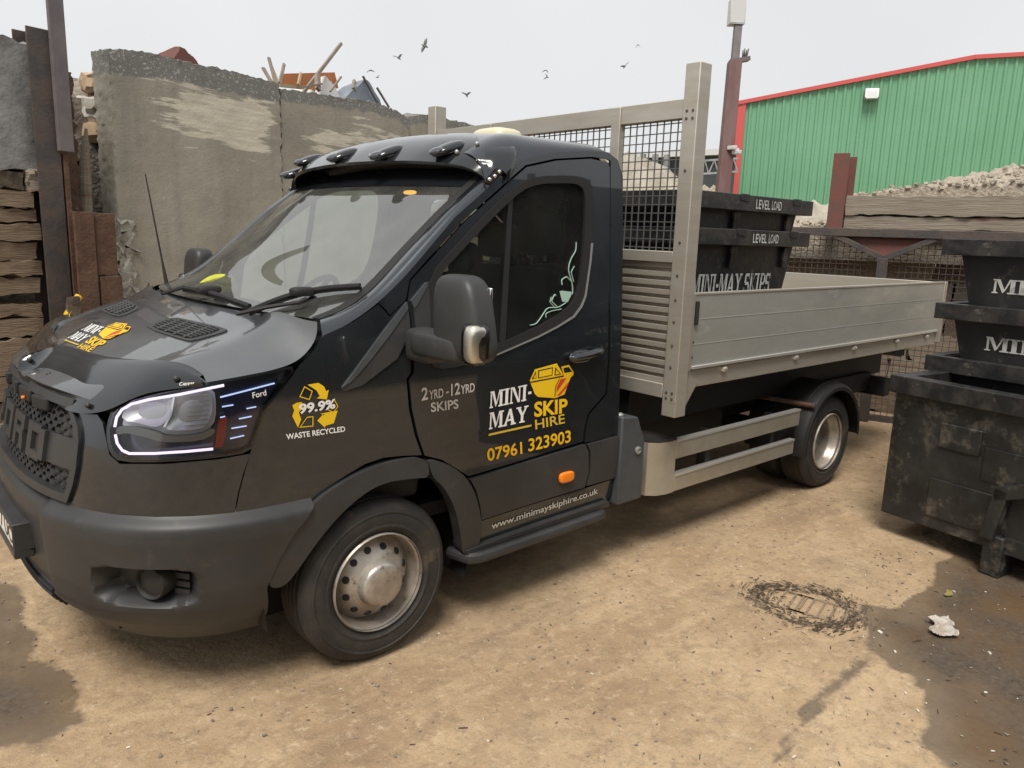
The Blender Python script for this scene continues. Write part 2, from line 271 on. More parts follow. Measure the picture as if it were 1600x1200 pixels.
class MB:
    def __init__(s): s.v = []; s.f = []; s.mi = []; s.cur = 0
    def add(s, vs, fs):
        b = len(s.v); s.v += [tuple(map(float, x)) for x in vs]; s.f += [tuple(b+i for i in f) for f in fs]; s.mi += [s.cur]*len(fs); return s
    def box(s, c, d, R=None):
        c = np.array(c, float); h = np.array(d, float)/2
        vs = [np.array([x, y, z])*h for z in (-1, 1) for y in (-1, 1) for x in (-1, 1)]
        if R is not None: vs = [np.array(R) @ q for q in vs]
        return s.add([c+q for q in vs], [(0, 2, 3, 1), (4, 5, 7, 6), (0, 1, 5, 4), (2, 6, 7, 3), (0, 4, 6, 2), (1, 3, 7, 5)])
    def boxm(s, a, b): a = np.array(a, float); b = np.array(b, float); return s.box((a+b)/2, abs(b-a))
    def bar(s, a, b, wd, ht, up=(0, 0, 1)):
        a = np.array(a, float); b = np.array(b, float); d = b-a; L = np.linalg.norm(d); d /= L; up = np.array(up, float)
        x = np.cross(up, d)
        if np.linalg.norm(x) < 1e-6: x = np.cross((0, 1, 0), d)
        x /= np.linalg.norm(x); y = np.cross(d, x)
        return s.box((a+b)/2, (wd, ht, L), np.stack([x, y, d], 1))
    def tube(s, pts, r, n=8, cap=True):
        pts = [np.array(q, float) for q in pts]; rs = r if isinstance(r, (list, tuple)) else [r]*len(pts); vs = []; k = len(pts); x0 = None
        for i, q in enumerate(pts):
            d = pts[min(i+1, k-1)]-pts[max(i-1, 0)]; d = d/np.linalg.norm(d)
            if x0 is None:
                x0 = np.cross(d, (0, 0, 1))
                if np.linalg.norm(x0) < 1e-3: x0 = np.cross(d, (0, 1, 0))
            x = x0-d*(x0@d); x /= np.linalg.norm(x); x0 = x; y = np.cross(d, x)
            vs += [q+rs[i]*(math.cos(a)*x+math.sin(a)*y) for a in np.linspace(0, 2*math.pi, n, False)]
        fs = [(i*n+j, i*n+(j+1) % n, (i+1)*n+(j+1) % n, (i+1)*n+j) for i in range(k-1) for j in range(n)]
        if cap: fs += [tuple(range(n))[::-1], tuple((k-1)*n+j for j in range(n))]
        return s.add(vs, fs)
    def lathe(s, prof, c, axis=(0, 1, 0), n=48, ref=None):   # prof: list of (r, h along axis)
        a = np.array(axis, float); a /= np.linalg.norm(a); x = np.cross(a, (0, 0, 1) if abs(a[2]) < .9 else (1, 0, 0)); x /= np.linalg.norm(x); y = np.cross(a, x); c = np.array(c, float)
        vs = [c+a*h+r*(math.cos(t)*x+math.sin(t)*y) for r, h in prof for t in np.linspace(0, 2*math.pi, n, False)]
        fs = [(i*n+j, i*n+(j+1) % n, (i+1)*n+(j+1) % n, (i+1)*n+j) for i in range(len(prof)-1) for j in range(n)]
        if prof[0][0] < .02: fs.append(tuple(range(n))[::-1])
        if prof[-1][0] < .02 or True: fs.append(tuple((len(prof)-1)*n+j for j in range(n)))
        return s.add(vs, fs)
    def grid(s, P, closed=False):     # P: rows x cols x 3
        P = np.asarray(P, float); r, c = P.shape[:2]
        return s.add(P.reshape(-1, 3), [(i*c+j, i*c+j+1, (i+1)*c+j+1, (i+1)*c+j) for i in range(r-1) for j in range(c-1)])
    def prism(s, poly, a, b):         # poly of 3d points, extruded by vector a..b
        n = len(poly); A = [np.array(q, float)+np.array(a, float) for q in poly]; B = [np.array(q, float)+np.array(b, float) for q in poly]
        return s.add(A+B, [tuple(range(n))[::-1], tuple(range(n, 2*n))]+[(i, (i+1) % n, n+(i+1) % n, n+i) for i in range(n)])
    def sellip(s, c, rad_, e=.5, n=20, R=None):   # superellipsoid
        def p(v, k): return math.copysign(abs(v)**k, v)
        vs = []; m = n//2
        for i in range(m+1):
            ph = -math.pi/2+math.pi*i/m
            for j in range(n):
                th = 2*math.pi*j/n; q = np.array([p(math.cos(ph), e)*p(math.cos(th), e)*rad_[0], p(math.cos(ph), e)*p(math.sin(th), e)*rad_[1], p(math.sin(ph), e)*rad_[2]])
                vs.append(np.array(c)+(np.array(R) @ q if R is not None else q))
        return s.add(vs, [(i*n+j, i*n+(j+1) % n, (i+1)*n+(j+1) % n, (i+1)*n+j) for i in range(m) for j in range(n)])
    def mesh(s, name, fix=True):
        me = bpy.data.meshes.new(name); me.from_pydata(s.v, [], s.f); me.polygons.foreach_set('material_index', s.mi)
        if fix:
            bm = bmesh.new(); bm.from_mesh(me); bmesh.ops.remove_doubles(bm, verts=bm.verts, dist=1e-6); bmesh.ops.recalc_face_normals(bm, faces=bm.faces); bm.to_mesh(me); bm.free()
        me.update(); return me
    def build(s, name, m, parent=None, bevel=0, sharp=35, local=False, smooth=True, fix=True): return link(name, s.mesh(name, fix), m, parent, sharp, local, bevel, smooth)
def rotz(a): c, s = math.cos(a), math.sin(a); return np.array([[c, -s, 0], [s, c, 0], [0, 0, 1.]])
def roty(a): c, s = math.cos(a), math.sin(a); return np.array([[c, 0, s], [0, 1, 0], [-s, 0, c]])
def rotx(a): c, s = math.cos(a), math.sin(a); return np.array([[1, 0, 0], [0, c, -s], [0, s, c.real]])

# text and glyphs as flat polygons in a unit box --------------------------------------------------
def text2d(s, bold=0.0, spacing=1.0):
    cu = bpy.data.curves.new('tmp', 'FONT'); cu.body = s; cu.offset = bold; cu.space_character = spacing; cu.resolution_u = 4
    o = bpy.data.objects.new('tmp', cu); COL.objects.link(o); bpy.context.view_layer.update()
    me = bpy.data.meshes.new_from_object(o.evaluated_get(bpy.context.evaluated_depsgraph_get()))
    vs = np.array([v.co[:2] for v in me.vertices]); fs = [tuple(p.vertices) for p in me.polygons]
    bpy.data.objects.remove(o); bpy.data.curves.remove(cu); bpy.data.meshes.remove(me)
    lo, hi = vs.min(0), vs.max(0); return [((vs-lo)/(hi-lo), fs)]
def quad(*p): return (np.array(p, float), [(0, 1, 2, 3)])
def rect(x0, y0, x1, y1): return quad((x0, y0), (x1, y0), (x1, y1), (x0, y1))
def ser(x0, x1, y): return rect(x0, y, x1, y+.09)
SLAB = {   # slab serif capitals: (width, pieces)
 'M': (1.0, [rect(.05, 0, .15, 1), rect(.76, 0, .96, 1), quad((.12, 1), (.30, 1), (.55, .18), (.45, .02)), quad((.45, .02), (.55, .18), (.80, 1), (.70, 1)), ser(-.02, .24, 0), ser(.66, 1.04, 0), ser(0, .2, .91), ser(.8, 1.04, .91)]),
 'I': (.42, [rect(.1, 0, .32, 1), ser(0, .42, 0), ser(0, .42, .91)]),
 'N': (.86, [rect(.05, 0, .15, 1), rect(.71, 0, .81, 1), quad((.1, 1), (.32, 1), (.8, .0), (.64, .0)), ser(-.02, .24, 0), ser(.6, .9, .91), ser(0, .2, .91)]),
 'A': (.9, [quad((.0, 0), (.16, 0), (.52, 1), (.38, 1)), quad((.62, 0), (.86, 0), (.56, 1), (.38, 1)), rect(.24, .26, .66, .38), ser(-.06, .26, 0), ser(.54, .94, 0)]),
 'Y': (.86, [rect(.33, 0, .53, .5), quad((.0, 1), (.24, 1), (.53, .45), (.33, .45)), quad((.70, 1), (.84, 1), (.53, .45), (.38, .45)), ser(.22, .64, 0), ser(-.05, .32, .91), ser(.58, .92, .91)]),
 '-': (.36, [rect(.05, .36, .32, .52)]), ' ': (.3, []),
 'K': (.86, [rect(.08, 0, .28, 1), quad((.28, .42), (.34, .58), (.80, 1), (.64, 1)), quad((.34, .58), (.40, .48), (.86, 0), (.62, 0)), ser(0, .38, 0), ser(0, .38, .91), ser(.55, .92, 0), ser(.55, .88, .91)]),
 'P': (.74, [rect(.08, 0, .28, 1), rect(.28, .88, .60, 1), rect(.28, .42, .60, .54), rect(.54, .50, .72, .92), ser(0, .40, 0)]),
 'S': (.70, [rect(.08, .86, .62, 1), rect(.02, .54, .22, .9), rect(.1, .43, .60, .58), rect(.48, .1, .68, .48), rect(.06, 0, .6, .13), rect(.02, .08, .1, .3), rect(.58, .72, .66, .94)]),
}
def slab2d(s, gap=.08):
    out = []; x = 0
    for ch in s:
        wd, ps = SLAB[ch]
        out += [(v+np.array([x, 0]), f) for v, f in ps]; x += wd+gap
    allv = np.concatenate([v for v, f in out]); lo, hi = allv.min(0), allv.max(0)
    return [((v-lo)/(hi-lo), f) for v, f in out]
def decal(name, pieces, f3, m, parent, A, B, C, off=.003, sub=True):
    """lay unit-box pieces on a surface f3(a,b,off) with box corner A, right end B, top-left C (surface coordinates)"""
    mb = MB(); A, B, C = map(np.array, (A, B, C))
    for k, (v, fs) in enumerate(pieces):
        P = A+np.outer(v[:, 0], B-A)+np.outer(v[:, 1], C-A)
        mb.add([f3(a, b, off+.00025*(k % 9)) for a, b in P], fs)
    return mb.build(name, m, parent, smooth=False, fix=False)

# ================================================================== TRUCK BODY SURFACES
# x runs to the rear, near (camera) side is -y, z up; front axle at x = 0
def smooth_table(pts, sig=.035):
    z = np.linspace(pts[0][0]-.3, pts[-1][0]+.3, 600); v = np.interp(z, [q[0] for q in pts], [q[1] for q in pts])
    k = np.exp(-.5*(np.linspace(-3, 3, 61))**2); n = max(3, int(6*sig/(z[1]-z[0]))); k = np.exp(-.5*np.linspace(-3, 3, n | 1)**2); k /= k.sum()
    vp = np.convolve(np.pad(v, len(k)//2, mode='edge'), k, 'valid'); return lambda q: float(np.interp(q, z, vp))
WD = smooth_table([(.2, .925), (.4, .962), (.55, .978), (.70, .984), (.85, .976), (1.0, .969), (1.1, .970), (1.2, .962), (1.3, .946), (1.45, .922), (1.7, .893), (2.03, .862), (2.2, .85)])
XF = smooth_table([(.2, -.95), (.4, -.99), (.65, -1.0), (.75, -.99), (.9, -.968), (1.0, -.945), (1.1, -.905), (1.2, -.84), (1.3, -.74), (1.5, -.55)])
XC, NN, KK = -.30, 2.6, .85
_ph = np.sin(np.linspace(0, math.pi/2, 900))**3*0+np.linspace(0, 1, 900)**3*math.pi/4; _ph = np.r_[_ph, math.pi/2-_ph[::-1][1:]]
_px = -np.sin(_ph)**(2/2.6)*.665; _py = np.cos(_ph)**(2/2.6)*.975
_al = np.r_[0, np.cumsum(np.hypot(np.diff(_px), np.diff(_py)))]
SC = -float(_al[-1])          # s (girth length) of the centre line at the front
def phi_of(s): return float(np.interp(-s, _al, _ph)) if -s <= _al[-1] else math.pi-float(np.interp(2*_al[-1]+s, _al, _ph))
def s_of_phi(ph): return -float(np.interp(ph, _ph, _al)) if ph <= math.pi/2 else -(2*_al[-1]-float(np.interp(math.pi-ph, _ph, _al)))
def Fimp(P):
    x, y, z = P; W_ = WD(z); a = (abs(y)/W_)**NN
    if x < XC: a += ((XC-x)/(XC-XF(z)))**NN
    return a-1
def Sn(P):
    g = np.array([(Fimp(P+d)-Fimp(P-d)) for d in np.eye(3)*1e-4]); return g/(np.linalg.norm(g)+1e-12)
def S3(s, z, off=0.0):
    W_ = WD(z)
    if s >= 0: P = np.array([XC+s, -W_, z])
    elif s <= 2*SC: P = np.array([XC+(2*SC-s), W_, z])
    else:
        ph = phi_of(s); c = math.cos(ph); D = XC-XF(z)
        P = np.array([XC-D*max(1e-9, math.sin(ph))**(2/NN), -W_*math.copysign(abs(c)**(2/NN), c), z])
    return P+off*Sn(P) if off else P
def S_of(P):
    x, y, z = P
    if x >= XC: return (x-XC, z) if y < 0 else (2*SC-(x-XC), z)
    c = min(1, abs(y)/WD(z))**(NN/2); ph = math.acos(c)
    if y > 0: ph = math.pi-ph
    return (s_of_phi(ph), z)
def hitS(px, py):
    d = ray(px, py); prev = None; best = (9e9, None)
    for t in np.arange(1.2, 6.5, .025):
        P = CAM+d*t; g = Fimp(P)
        if g < best[0]: best = (g, t)
        if g < 0:
            lo, hi = t-.025, t
            for _ in range(22):
                mi = (lo+hi)/2
                if Fimp(CAM+d*mi) < 0: hi = mi
                else: lo = mi
            return CAM+d*hi
        if g > best[0]+1.0 and best[0] < .6: break
    return CAM+d*best[1]
def sz(px, py): return S_of(hitS(px, py))
def dens(poly, step=8, closed=True):
    out = []; n = len(poly)
    for i in range(n if closed else n-1):
        a = np.array(poly[i], float); b = np.array(poly[(i+1) % n], float); k = max(1, int(np.linalg.norm(b-a)/step))
        out += [tuple(a+(b-a)*j/k) for j in range(k)]
    if not closed: out.append(tuple(poly[-1]))
    return out
def smooth_poly(poly, it=1):      # Chaikin corner cutting
    for _ in range(it):
        q = []
        for i in range(len(poly)):
            a = np.array(poly[i], float); b = np.array(poly[(i+1) % len(poly)], float); q += [tuple(.75*a+.25*b), tuple(.25*a+.75*b)]
        poly = q
    return poly
def inpoly(p, poly):
    x, y = p; c = False; j = len(poly)-1
    for i in range(len(poly)):
        xi, yi = poly[i]; xj, yj = poly[j]
        if (yi > y) != (yj > y) and x < (xj-xi)*(y-yi)/(yj-yi)+xi: c = not c
        j = i
    return c
def cdt(loops, g):
    vs = []; ed = []
    for lp in loops:
        b = len(vs); vs += lp; ed += [(b+i, b+(i+1) % len(lp)) for i in range(len(lp))]
    nb = len(vs); B = np.array(vs); lo, hi = B.min(0), B.max(0)
    for x in np.arange(lo[0]+g*.5, hi[0], g):
        for y in np.arange(lo[1]+g*.5, hi[1], g):
            if inpoly((x, y), loops[0]) and not any(inpoly((x, y), l) for l in loops[1:]) and np.min(np.hypot(B[:, 0]-x, B[:, 1]-y)) > g*.45: vs.append((x, y))
    r = delaunay_2d_cdt([Vector(v) for v in vs], ed, [], 0, 1e-7); V = [tuple(v) for v in r[0]]; F = []
    for f in r[2]:
        c = (sum(V[i][0] for i in f)/3, sum(V[i][1] for i in f)/3)
        if inpoly(c, loops[0]) and not any(inpoly(c, l) for l in loops[1:]): F.append(tuple(f))
    return V, F, r[1]
def surf_panel(name, loops, f3, m, parent, off=0.0, th=.012, g=.035, mirror=True, offf=None, sharp=35):
    """panel on a parametric surface f3(a,b,off); loops in surface coordinates (outer first); a thin shell with turned-in edges"""
    vs, fs, _ = cdt(loops, g)
    of = (lambda a, b: off+offf(a, b)) if offf else (lambda a, b: off)
    P = [f3(a, b, of(a, b)) for a, b in vs]
    cnt = {}
    for f in fs:
        for i in range(len(f)):
            e = (f[i], f[(i+1) % len(f)]); cnt[e] = 1
    bd = [e for e in cnt if (e[1], e[0]) not in cnt]
    bv = sorted({i for e in bd for i in e}); mp = {i: len(P)+k for k, i in enumerate(bv)}
    if th:
        P += [f3(vs[i][0], vs[i][1], of(*vs[i])-th) for i in bv]
        fs = fs+[(a_, mp[a_], mp[b_], b_) for a_, b_ in bd]
    res = []
    for k in range(2 if mirror else 1):
        me = bpy.data.meshes.new(name)
        me.from_pydata([tuple(q) if k == 0 else (q[0], -q[1], q[2]) for q in P], [], fs if k == 0 else [f[::-1] for f in fs]); me.update()
        pr = parent[k] if isinstance(parent, (list, tuple)) else parent
        res.append(link(name, me, m, pr, sharp))
    return res if mirror else res[0]
def pxloop(poly, conv=sz, step=8, it=0): return [conv(*q) for q in dens(smooth_poly(poly, it) if it else poly, step)]
def resample(P, n):
    P = np.array(P, float); d = np.r_[0, np.cumsum(np.linalg.norm(np.diff(P, axis=0), axis=1))]; t = np.linspace(0, d[-1], n)
    return np.stack([np.interp(t, d, P[:, k]) for k in range(P.shape[1])], 1)
def smooth_curve(P, n, sig=2.0):
    Q = resample(P, n); k = np.exp(-.5*np.arange(-6, 7)**2/sig**2); k /= k.sum(); R = Q.copy()
    for c in range(Q.shape[1]):
        e0 = 2*Q[0, c]-Q[1:7, c][::-1]; e1 = 2*Q[-1, c]-Q[-7:-1, c][::-1]; R[:, c] = np.convolve(np.r_[e0, Q[:, c], e1], k, 'valid')
    return R
def newton(f3, px, py, lo=(0, -1), hi=(1, 1)):
    best = None
    for a in np.linspace(lo[0], hi[0], 22):
        for b in np.linspace(lo[1], hi[1], 30):
            e = np.hypot(*(project(f3(a, b, 0))-(px, py)))
            if best is None or e < best[0]: best = (e, a, b)
    q = np.array(best[1:])
    for _ in range(8):
        r = project(f3(*q, 0))-(px, py); h = 1e-4
        J = np.stack([(project(f3(q[0]+h, q[1], 0))-project(f3(q[0]-h, q[1], 0)))/(2*h), (project(f3(q[0], q[1]+h, 0))-project(f3(q[0], q[1]-h, 0)))/(2*h)], 1)
        q = q-np.clip(np.linalg.lstsq(J, r, rcond=None)[0], -.1, .1)
    return tuple(q)
def with_normal(f):
    def g(a, b, off=0.0):
        P = f(a, b)
        if not off: return P
        h = 1e-3; n = np.cross(f(a, b+h)-f(a, b-h), f(a+h, b)-f(a-h, b)); n /= np.linalg.norm(n)
        return P+off*(n if n[2] > 0 else -n)
    return g
# bonnet: t 0 front..1 rear, w -1 near..1 far
HE = smooth_curve([hitS(*q) for q in ((185, 640), (215, 622), (260, 610), (300, 605), (330, 599), (390, 587), (435, 577), (465, 566), (486, 545), (498, 524), (496, 503))], 60, 2.2)
def hood_f(t, w_):
    i = min(max(t, 0), 1)*59; k = int(min(58, math.floor(i))); E = HE[k]+(HE[k+1]-HE[k])*(i-k)
    tt = (E[0]-HE[0][0])/(HE[-1][0]-HE[0][0])
    tt = max(0, min(1, tt)); C = np.array([-.93+.63*tt, 0, 1.108+.245*tt**.92])
    a = abs(w_); y = E[1]*a*(-1 if w_ > 0 else 1)
    return np.array([C[0]+(E[0]-C[0])*a**2.4, y, C[2]+(E[2]-C[2])*a**4.5+.020*math.exp(-((a-.80)/.10)**2)*min(1, 4*t)])
hood3 = with_normal(hood_f)
# windscreen: v 0 bottom..1 top, w -1 near..1 far
def hit_in(px, py, inset):
    global WD
    keep = WD; WD = lambda z: keep(z)-inset; P = hitS(px, py); WD = keep; return P
PI_ = smooth_curve([hit_in(px, py, .07) for px, py in ((500, 499), (543, 483), (571, 462), (594, 440), (640, 389), (697, 328), (745, 283), (775, 256))], 40, 1.5)   # pillar inner edge
PO_ = smooth_curve([hitS(px, py) for px, py in ((504, 527), (552, 502), (590, 474), (616, 449), (640, 424), (711, 339), (765, 291), (800, 262))], 40, 1.5)       # pillar crease
def screen_f(v, w_):
    i = min(max(v, -.2), 1)*39; k = int(max(0, min(38, math.floor(i)))); E = PI_[k]+(PI_[k+1]-PI_[k])*(i-k); a = abs(w_)
    return np.array([E[0]-(.17-.08*v)*(1-a**2.2), E[1]*a*(-1 if w_ > 0 else 1), E[2]+.012*(1-a*a)])
screen3 = with_normal(screen_f)

TR = empty('flatbed_truck', 'black drop-side tipper truck with yellow and white skip hire lettering parked on the sandy yard', 'truck', (0, 0, 0))

# ------------------------------------------------------------------ cab side panels (near one traced, far one its mirror)
fender_px = [(392, 706), (400, 674), (413, 643), (441, 607), (468, 573), (489, 550), (502, 531), (506, 524), (552, 503), (591, 476), (601, 486), (609, 496), (634, 470), (638, 496), (640, 530), (642, 552), (642, 582), (635, 592), (639, 640), (648, 680), (659, 711), (630, 712), (600, 715), (570, 725), (540, 743), (510, 766), (487, 786), (440, 794), (400, 799), (368, 802), (374, 770), (382, 740)]
surf_panel('fender', [pxloop(fender_px)], S3, 'paint', TR)
win_px = smooth_poly([(673, 432), (725, 375), (778, 321), (812, 290), (840, 280), (893, 279), (914, 284), (921, 300), (922, 333), (918, 404), (911, 460), (893, 490), (838, 521), (773, 549), (720, 566), (682, 572), (673, 556), (672, 500)], 1)
door_px = [(637, 470), (642, 496), (645, 530), (647, 552), (647, 584), (640, 594), (644, 640), (653, 680), (664, 712), (690, 718), (715, 733), (732, 744), (800, 724), (911, 690), (912, 674), (919, 646), (946, 615), (950, 560), (951, 503), (951, 254), (923, 248), (869, 251), (823, 261), (800, 281), (727, 346), (642, 439)]
doors = surf_panel('door', [pxloop(door_px), pxloop(win_px, step=7)], S3, 'paint', TR)
seal_o = smooth_poly([(668, 433), (722, 372), (776, 317), (810, 286), (839, 275), (894, 274), (918, 280), (926, 298), (927, 333), (923, 404), (916, 462), (897, 495), (840, 527), (775, 555), (722, 572), (678, 578), (668, 558), (667, 500)], 1)
seal_i = smooth_poly([(680, 436), (730, 381), (782, 327), (815, 297), (842, 287), (891, 286), (907, 290), (913, 303), (914, 333), (910, 402), (903, 456), (887, 483), (835, 513), (771, 541), (722, 557), (688, 563), (681, 552), (680, 500)], 1)
surf_panel('window_seal', [pxloop(seal_o, step=7), pxloop(seal_i, step=7)], S3, 'rubber_black', doors, off=.006, th=.02)
glass_loop = pxloop(seal_i, step=9)
surf_panel('door_window', [glass_loop], S3, 'door_glass', doors, off=-.008, th=0, g=.06)
surf_panel('window_bar', [pxloop([(796, 300), (803, 296), (790, 540), (781, 542)])], S3, 'rubber_black', doors, off=-.002, th=.02)
# pale strip painted along the window opening's lower edge for its reflection
surf_panel('sill_glint', [pxloop([(922, 380), (925, 380), (922, 410), (914.5, 463), (908, 480), (896, 496), (870, 512), (840, 527.5), (775, 555.5), (775, 553), (839, 525), (869, 509.5), (894, 493.5), (905.5, 478), (912, 462), (919.5, 410)])], S3, 'trim_and_glint', doors, off=.0085, th=.008)
clad_px = [(733, 749), (800, 728), (912, 694), (917, 705), (917, 735), (911, 760), (830, 785), (750, 811), (748, 790), (742, 766)]
surf_panel('door_moulding', [pxloop(clad_px)], S3, 'plastic', doors, off=.012, th=.03)
surf_panel('rear_moulding', [pxloop([(915, 694), (944, 686), (963, 681), (961, 744), (953, 747), (914, 758), (920, 735), (920, 705)])], S3, 'plastic', TR, off=.012, th=.03)
shell_px = [(609, 492), (600, 481), (592, 473), (616, 449), (640, 424), (711, 339), (765, 291), (795, 264), (812, 252), (835, 244), (867, 238), (923, 236), (950, 238), (965, 250), (973, 275), (973, 400), (971, 520), (967, 640), (964, 680), (944, 685), (914, 692), (915, 675), (922, 648), (949, 617), (953, 560), (954, 503), (954, 251), (948, 248), (923, 245), (867, 248), (821, 258), (798, 278), (725, 343), (640, 436), (634, 468)]
surf_panel('cab_side', [pxloop(shell_px)], S3, 'paint', TR, off=.001)
# dark triangular trim running forward from the mirror
surf_panel('mirror_trim', [pxloop([(533, 607), (560, 574), (600, 519), (635, 474), (639, 498), (640, 520), (620, 560), (565, 602), (536, 611)])], S3, 'plastic', TR, off=.006, th=.01)
surf_panel('mirror_trim', [pxloop([(533, 605), (558, 572), (598, 517), (634, 472), (636, 482), (610, 520), (575, 565), (546, 597)])], S3, 'toolbox_grey', TR, off=.010, th=.01)
surf_panel('mirror_sail', [pxloop([(644, 470), (668, 440), (671, 500), (671, 556), (655, 556), (649, 520)])], S3, 'plastic', doors, off=.008, th=.02)
surf_panel('mirror_sail', [pxloop([(640, 470), (664, 441), (666, 446), (649, 477), (645, 482)])], S3, 'toolbox_grey', doors, off=.012, th=.02)
# arch flare and rear door part of it
flare_px = [(413, 914), (430, 870), (455, 825), (485, 784), (532, 751), (580, 728), (625, 716), (661, 713), (668, 745), (644, 745), (595, 752), (560, 772), (525, 803), (490, 845), (466, 880), (440, 914)]
surf_panel('arch_flare', [pxloop(flare_px, it=2)], S3, 'plastic', TR, off=.022, th=.06)
surf_panel('arch_flare', [pxloop([(664, 714), (700, 725), (731, 750), (747, 800), (748, 835), (738, 857), (718, 866), (716, 835), (706, 789), (687, 756), (671, 745)], it=2)], S3, 'plastic', doors, off=.022, th=.06)
# sill with step tube
surf_panel('sill', [pxloop([(750, 814), (830, 788), (911, 763), (955, 749), (957, 772), (945, 782), (840, 818), (735, 856), (742, 845)])], S3, 'paint', TR, off=.004, th=.05)
surf_panel('step_ledge', [pxloop([(722, 856), (835, 816), (944, 780), (946, 787), (838, 826), (724, 866)])], S3, 'plastic', TR, off=.03, th=.1)
for sgn in (1, -1):
    a = hitS(722, 868); b = hitS(936, 796); mb = MB()
    y0 = a[1]-.045
    pts = [(a[0]-.01, y0+.12, a[2]-.005), (a[0]+.015, y0+.02, a[2]-.008), (a[0]+.06, y0, a[2]-.008), (b[0]-.05, y0, b[2]-.010), (b[0], y0+.02, b[2]-.01), (b[0]+.02, y0+.1, b[2]-.01)]
    mb.tube([(x, y*sgn, z) for x, y, z in resample(pts, 30)], .026, 10); mb.build('step_bar', 'plastic', TR)

# ------------------------------------------------------------------ painted nose, bumper, grille
lamp_px = smooth_poly([(173, 662), (180, 642), (200, 629), (232, 618), (300, 606), (350, 598), (432, 581), (461, 574), (440, 603), (412, 640), (398, 680), (389, 703), (340, 711), (260, 718), (192, 718), (178, 706), (172, 684)], 1)
lampo_px = smooth_poly([(168, 662), (176, 639), (198, 625), (232, 614), (300, 601), (350, 593), (433, 577), (464, 571), (440, 607), (413, 643), (400, 682), (392, 706), (340, 715), (260, 722), (188, 722), (173, 709), (167, 684)], 1)
nose_px = [(118, 640), (150, 636), (185, 626), (232, 606), (300, 594), (350, 586), (433, 571), (467, 568), (440, 604), (411, 641), (398, 673), (390, 705), (380, 740), (372, 770), (366, 801), (300, 806), (240, 807), (175, 803), (120, 792), (111, 784), (124, 740), (129, 690), (122, 650)]
nose_px = nose_px[:1]+[(152, 648), (160, 660)]+[(165, 684), (171, 711), (187, 725), (260, 725), (340, 718), (391, 709)]+nose_px[12:]
surf_panel('nose_panel', [pxloop(nose_px)], S3, 'paint', TR, g=.03)
# bumper as one wrap-round shell
ends = [(486, 787), (456, 825), (432, 868), (414, 914), (418, 940), (421, 962)]
eS = np.array([sz(*q) for q in ends]); oz = np.argsort(eS[:, 1])
def s_end(z): return float(np.interp(z, eS[oz, 1], eS[oz, 0]))
fogc = np.array(sz(225, 915)); fog_ws, fog_hz = .15, .062
btop = [sz(q, 806) for q in (150, 240, 300, 366)]
def bump_off(s, z):
    o = float(np.interp(z, [.20, .27, .29, .33, .40, .48, .56, .615, .660, .695, .712, .724, .740, .765], [-.10, -.06, -.045, -.018, .012, .024, .027, .031, .036, .036, .032, .020, .0015, -.012]))
    for c in (fogc[0], 2*SC-fogc[0]):
        a, b = abs(s-c)/fog_ws, abs(z-fogc[1])/fog_hz; q = max(a, b*.98) if max(a, b) > 0 else 0; q = (a**5+b**5)**.2
        o -= .085*max(0, min(1, (1.12-q)/.22))
    q = abs(s-SC)
    o -= .028*max(0, min(1, (.47-q)/.03))*max(0, min(1, (z-.36)/.03))
    return o
rows = np.r_[.235, .25, np.linspace(.27, .765, 64)]
P = []
for z in rows:
    se = s_end(z); tmp = []
    cen = np.linspace(2*SC-se, se, 170)
    P.append([S3(s, z, bump_off(s, z)) for s in cen])
mb = MB(); mb.grid(np.array(P)[:, ::-1]); BUMP = mb.build('bumper', 'plastic', TR, sharp=50)
mb = MB()
for sgn in (1, -1):
    mb2 = MB()
    c = S3(fogc[0]+.03, fogc[1], -.055); c[1] *= sgn; n = Sn(S3(fogc[0]+.03, fogc[1])); ax = np.array([-.85, -.5*sgn, .0]); ax /= np.linalg.norm(ax)
    mb2.lathe([(.03, -.02), (.058, -.02), (.060, .045), (.056, .052), (.050, .046), (.048, .04), (.0, .055)], c, ax, 32); mb2.build('fog_lamp', 'matt_black', BUMP)
    mb3 = MB()
    for k in range(4):
        p0 = S3(fogc[0]+.085, fogc[1]-.045+.03*k, -.05); p1 = S3(fogc[0]+.14, fogc[1]-.045+.03*k, -.03); p0[1] *= sgn; p1[1] *= sgn; mb3.bar(p0, p1, .012, .02)
    mb3.build('fog_slat', 'plastic', BUMP)
# lower intake slats in the middle of the bumper
mb = MB()
for k in range(5):
    z = .30+.018*k; pts = [S3(s, z, bump_off(s, z)+.004) for s in np.linspace(SC-.40, SC+.40, 26)]; mb.tube(pts, .008, 6)
mb.build('lower_slats', 'matt_black', BUMP)
# number plate on its plinth
PL = np.array([S3(SC, .545)[0]-.035, 0, .545])
mb = MB()
for y0, y1, z0, z1 in ((-.285, .285, .045, .062), (-.285, .285, -.070, -.038), (-.285, -.268, -.038, .045), (.268, .285, -.038, .045)): mb.boxm(PL+(-.014, y0, z0), PL+(.05, y1, z1))
mb.build('plate_frame', 'plastic', BUMP, bevel=.004)
mb = MB(); mb.boxm(PL+(-.009, -.268, -.038), PL+(.004, .268, .045)); mb.build('number_plate', 'plate_white', BUMP)
def plate3(a, b, off): return np.array([PL[0]-.009-off, -a, PL[2]+b])
decal('plate_lettering', text2d('RX17 UC', .012), plate3, 'plate_black', BUMP, (-.20, -.026), (.24, -.026), (-.20, .036), .0015)

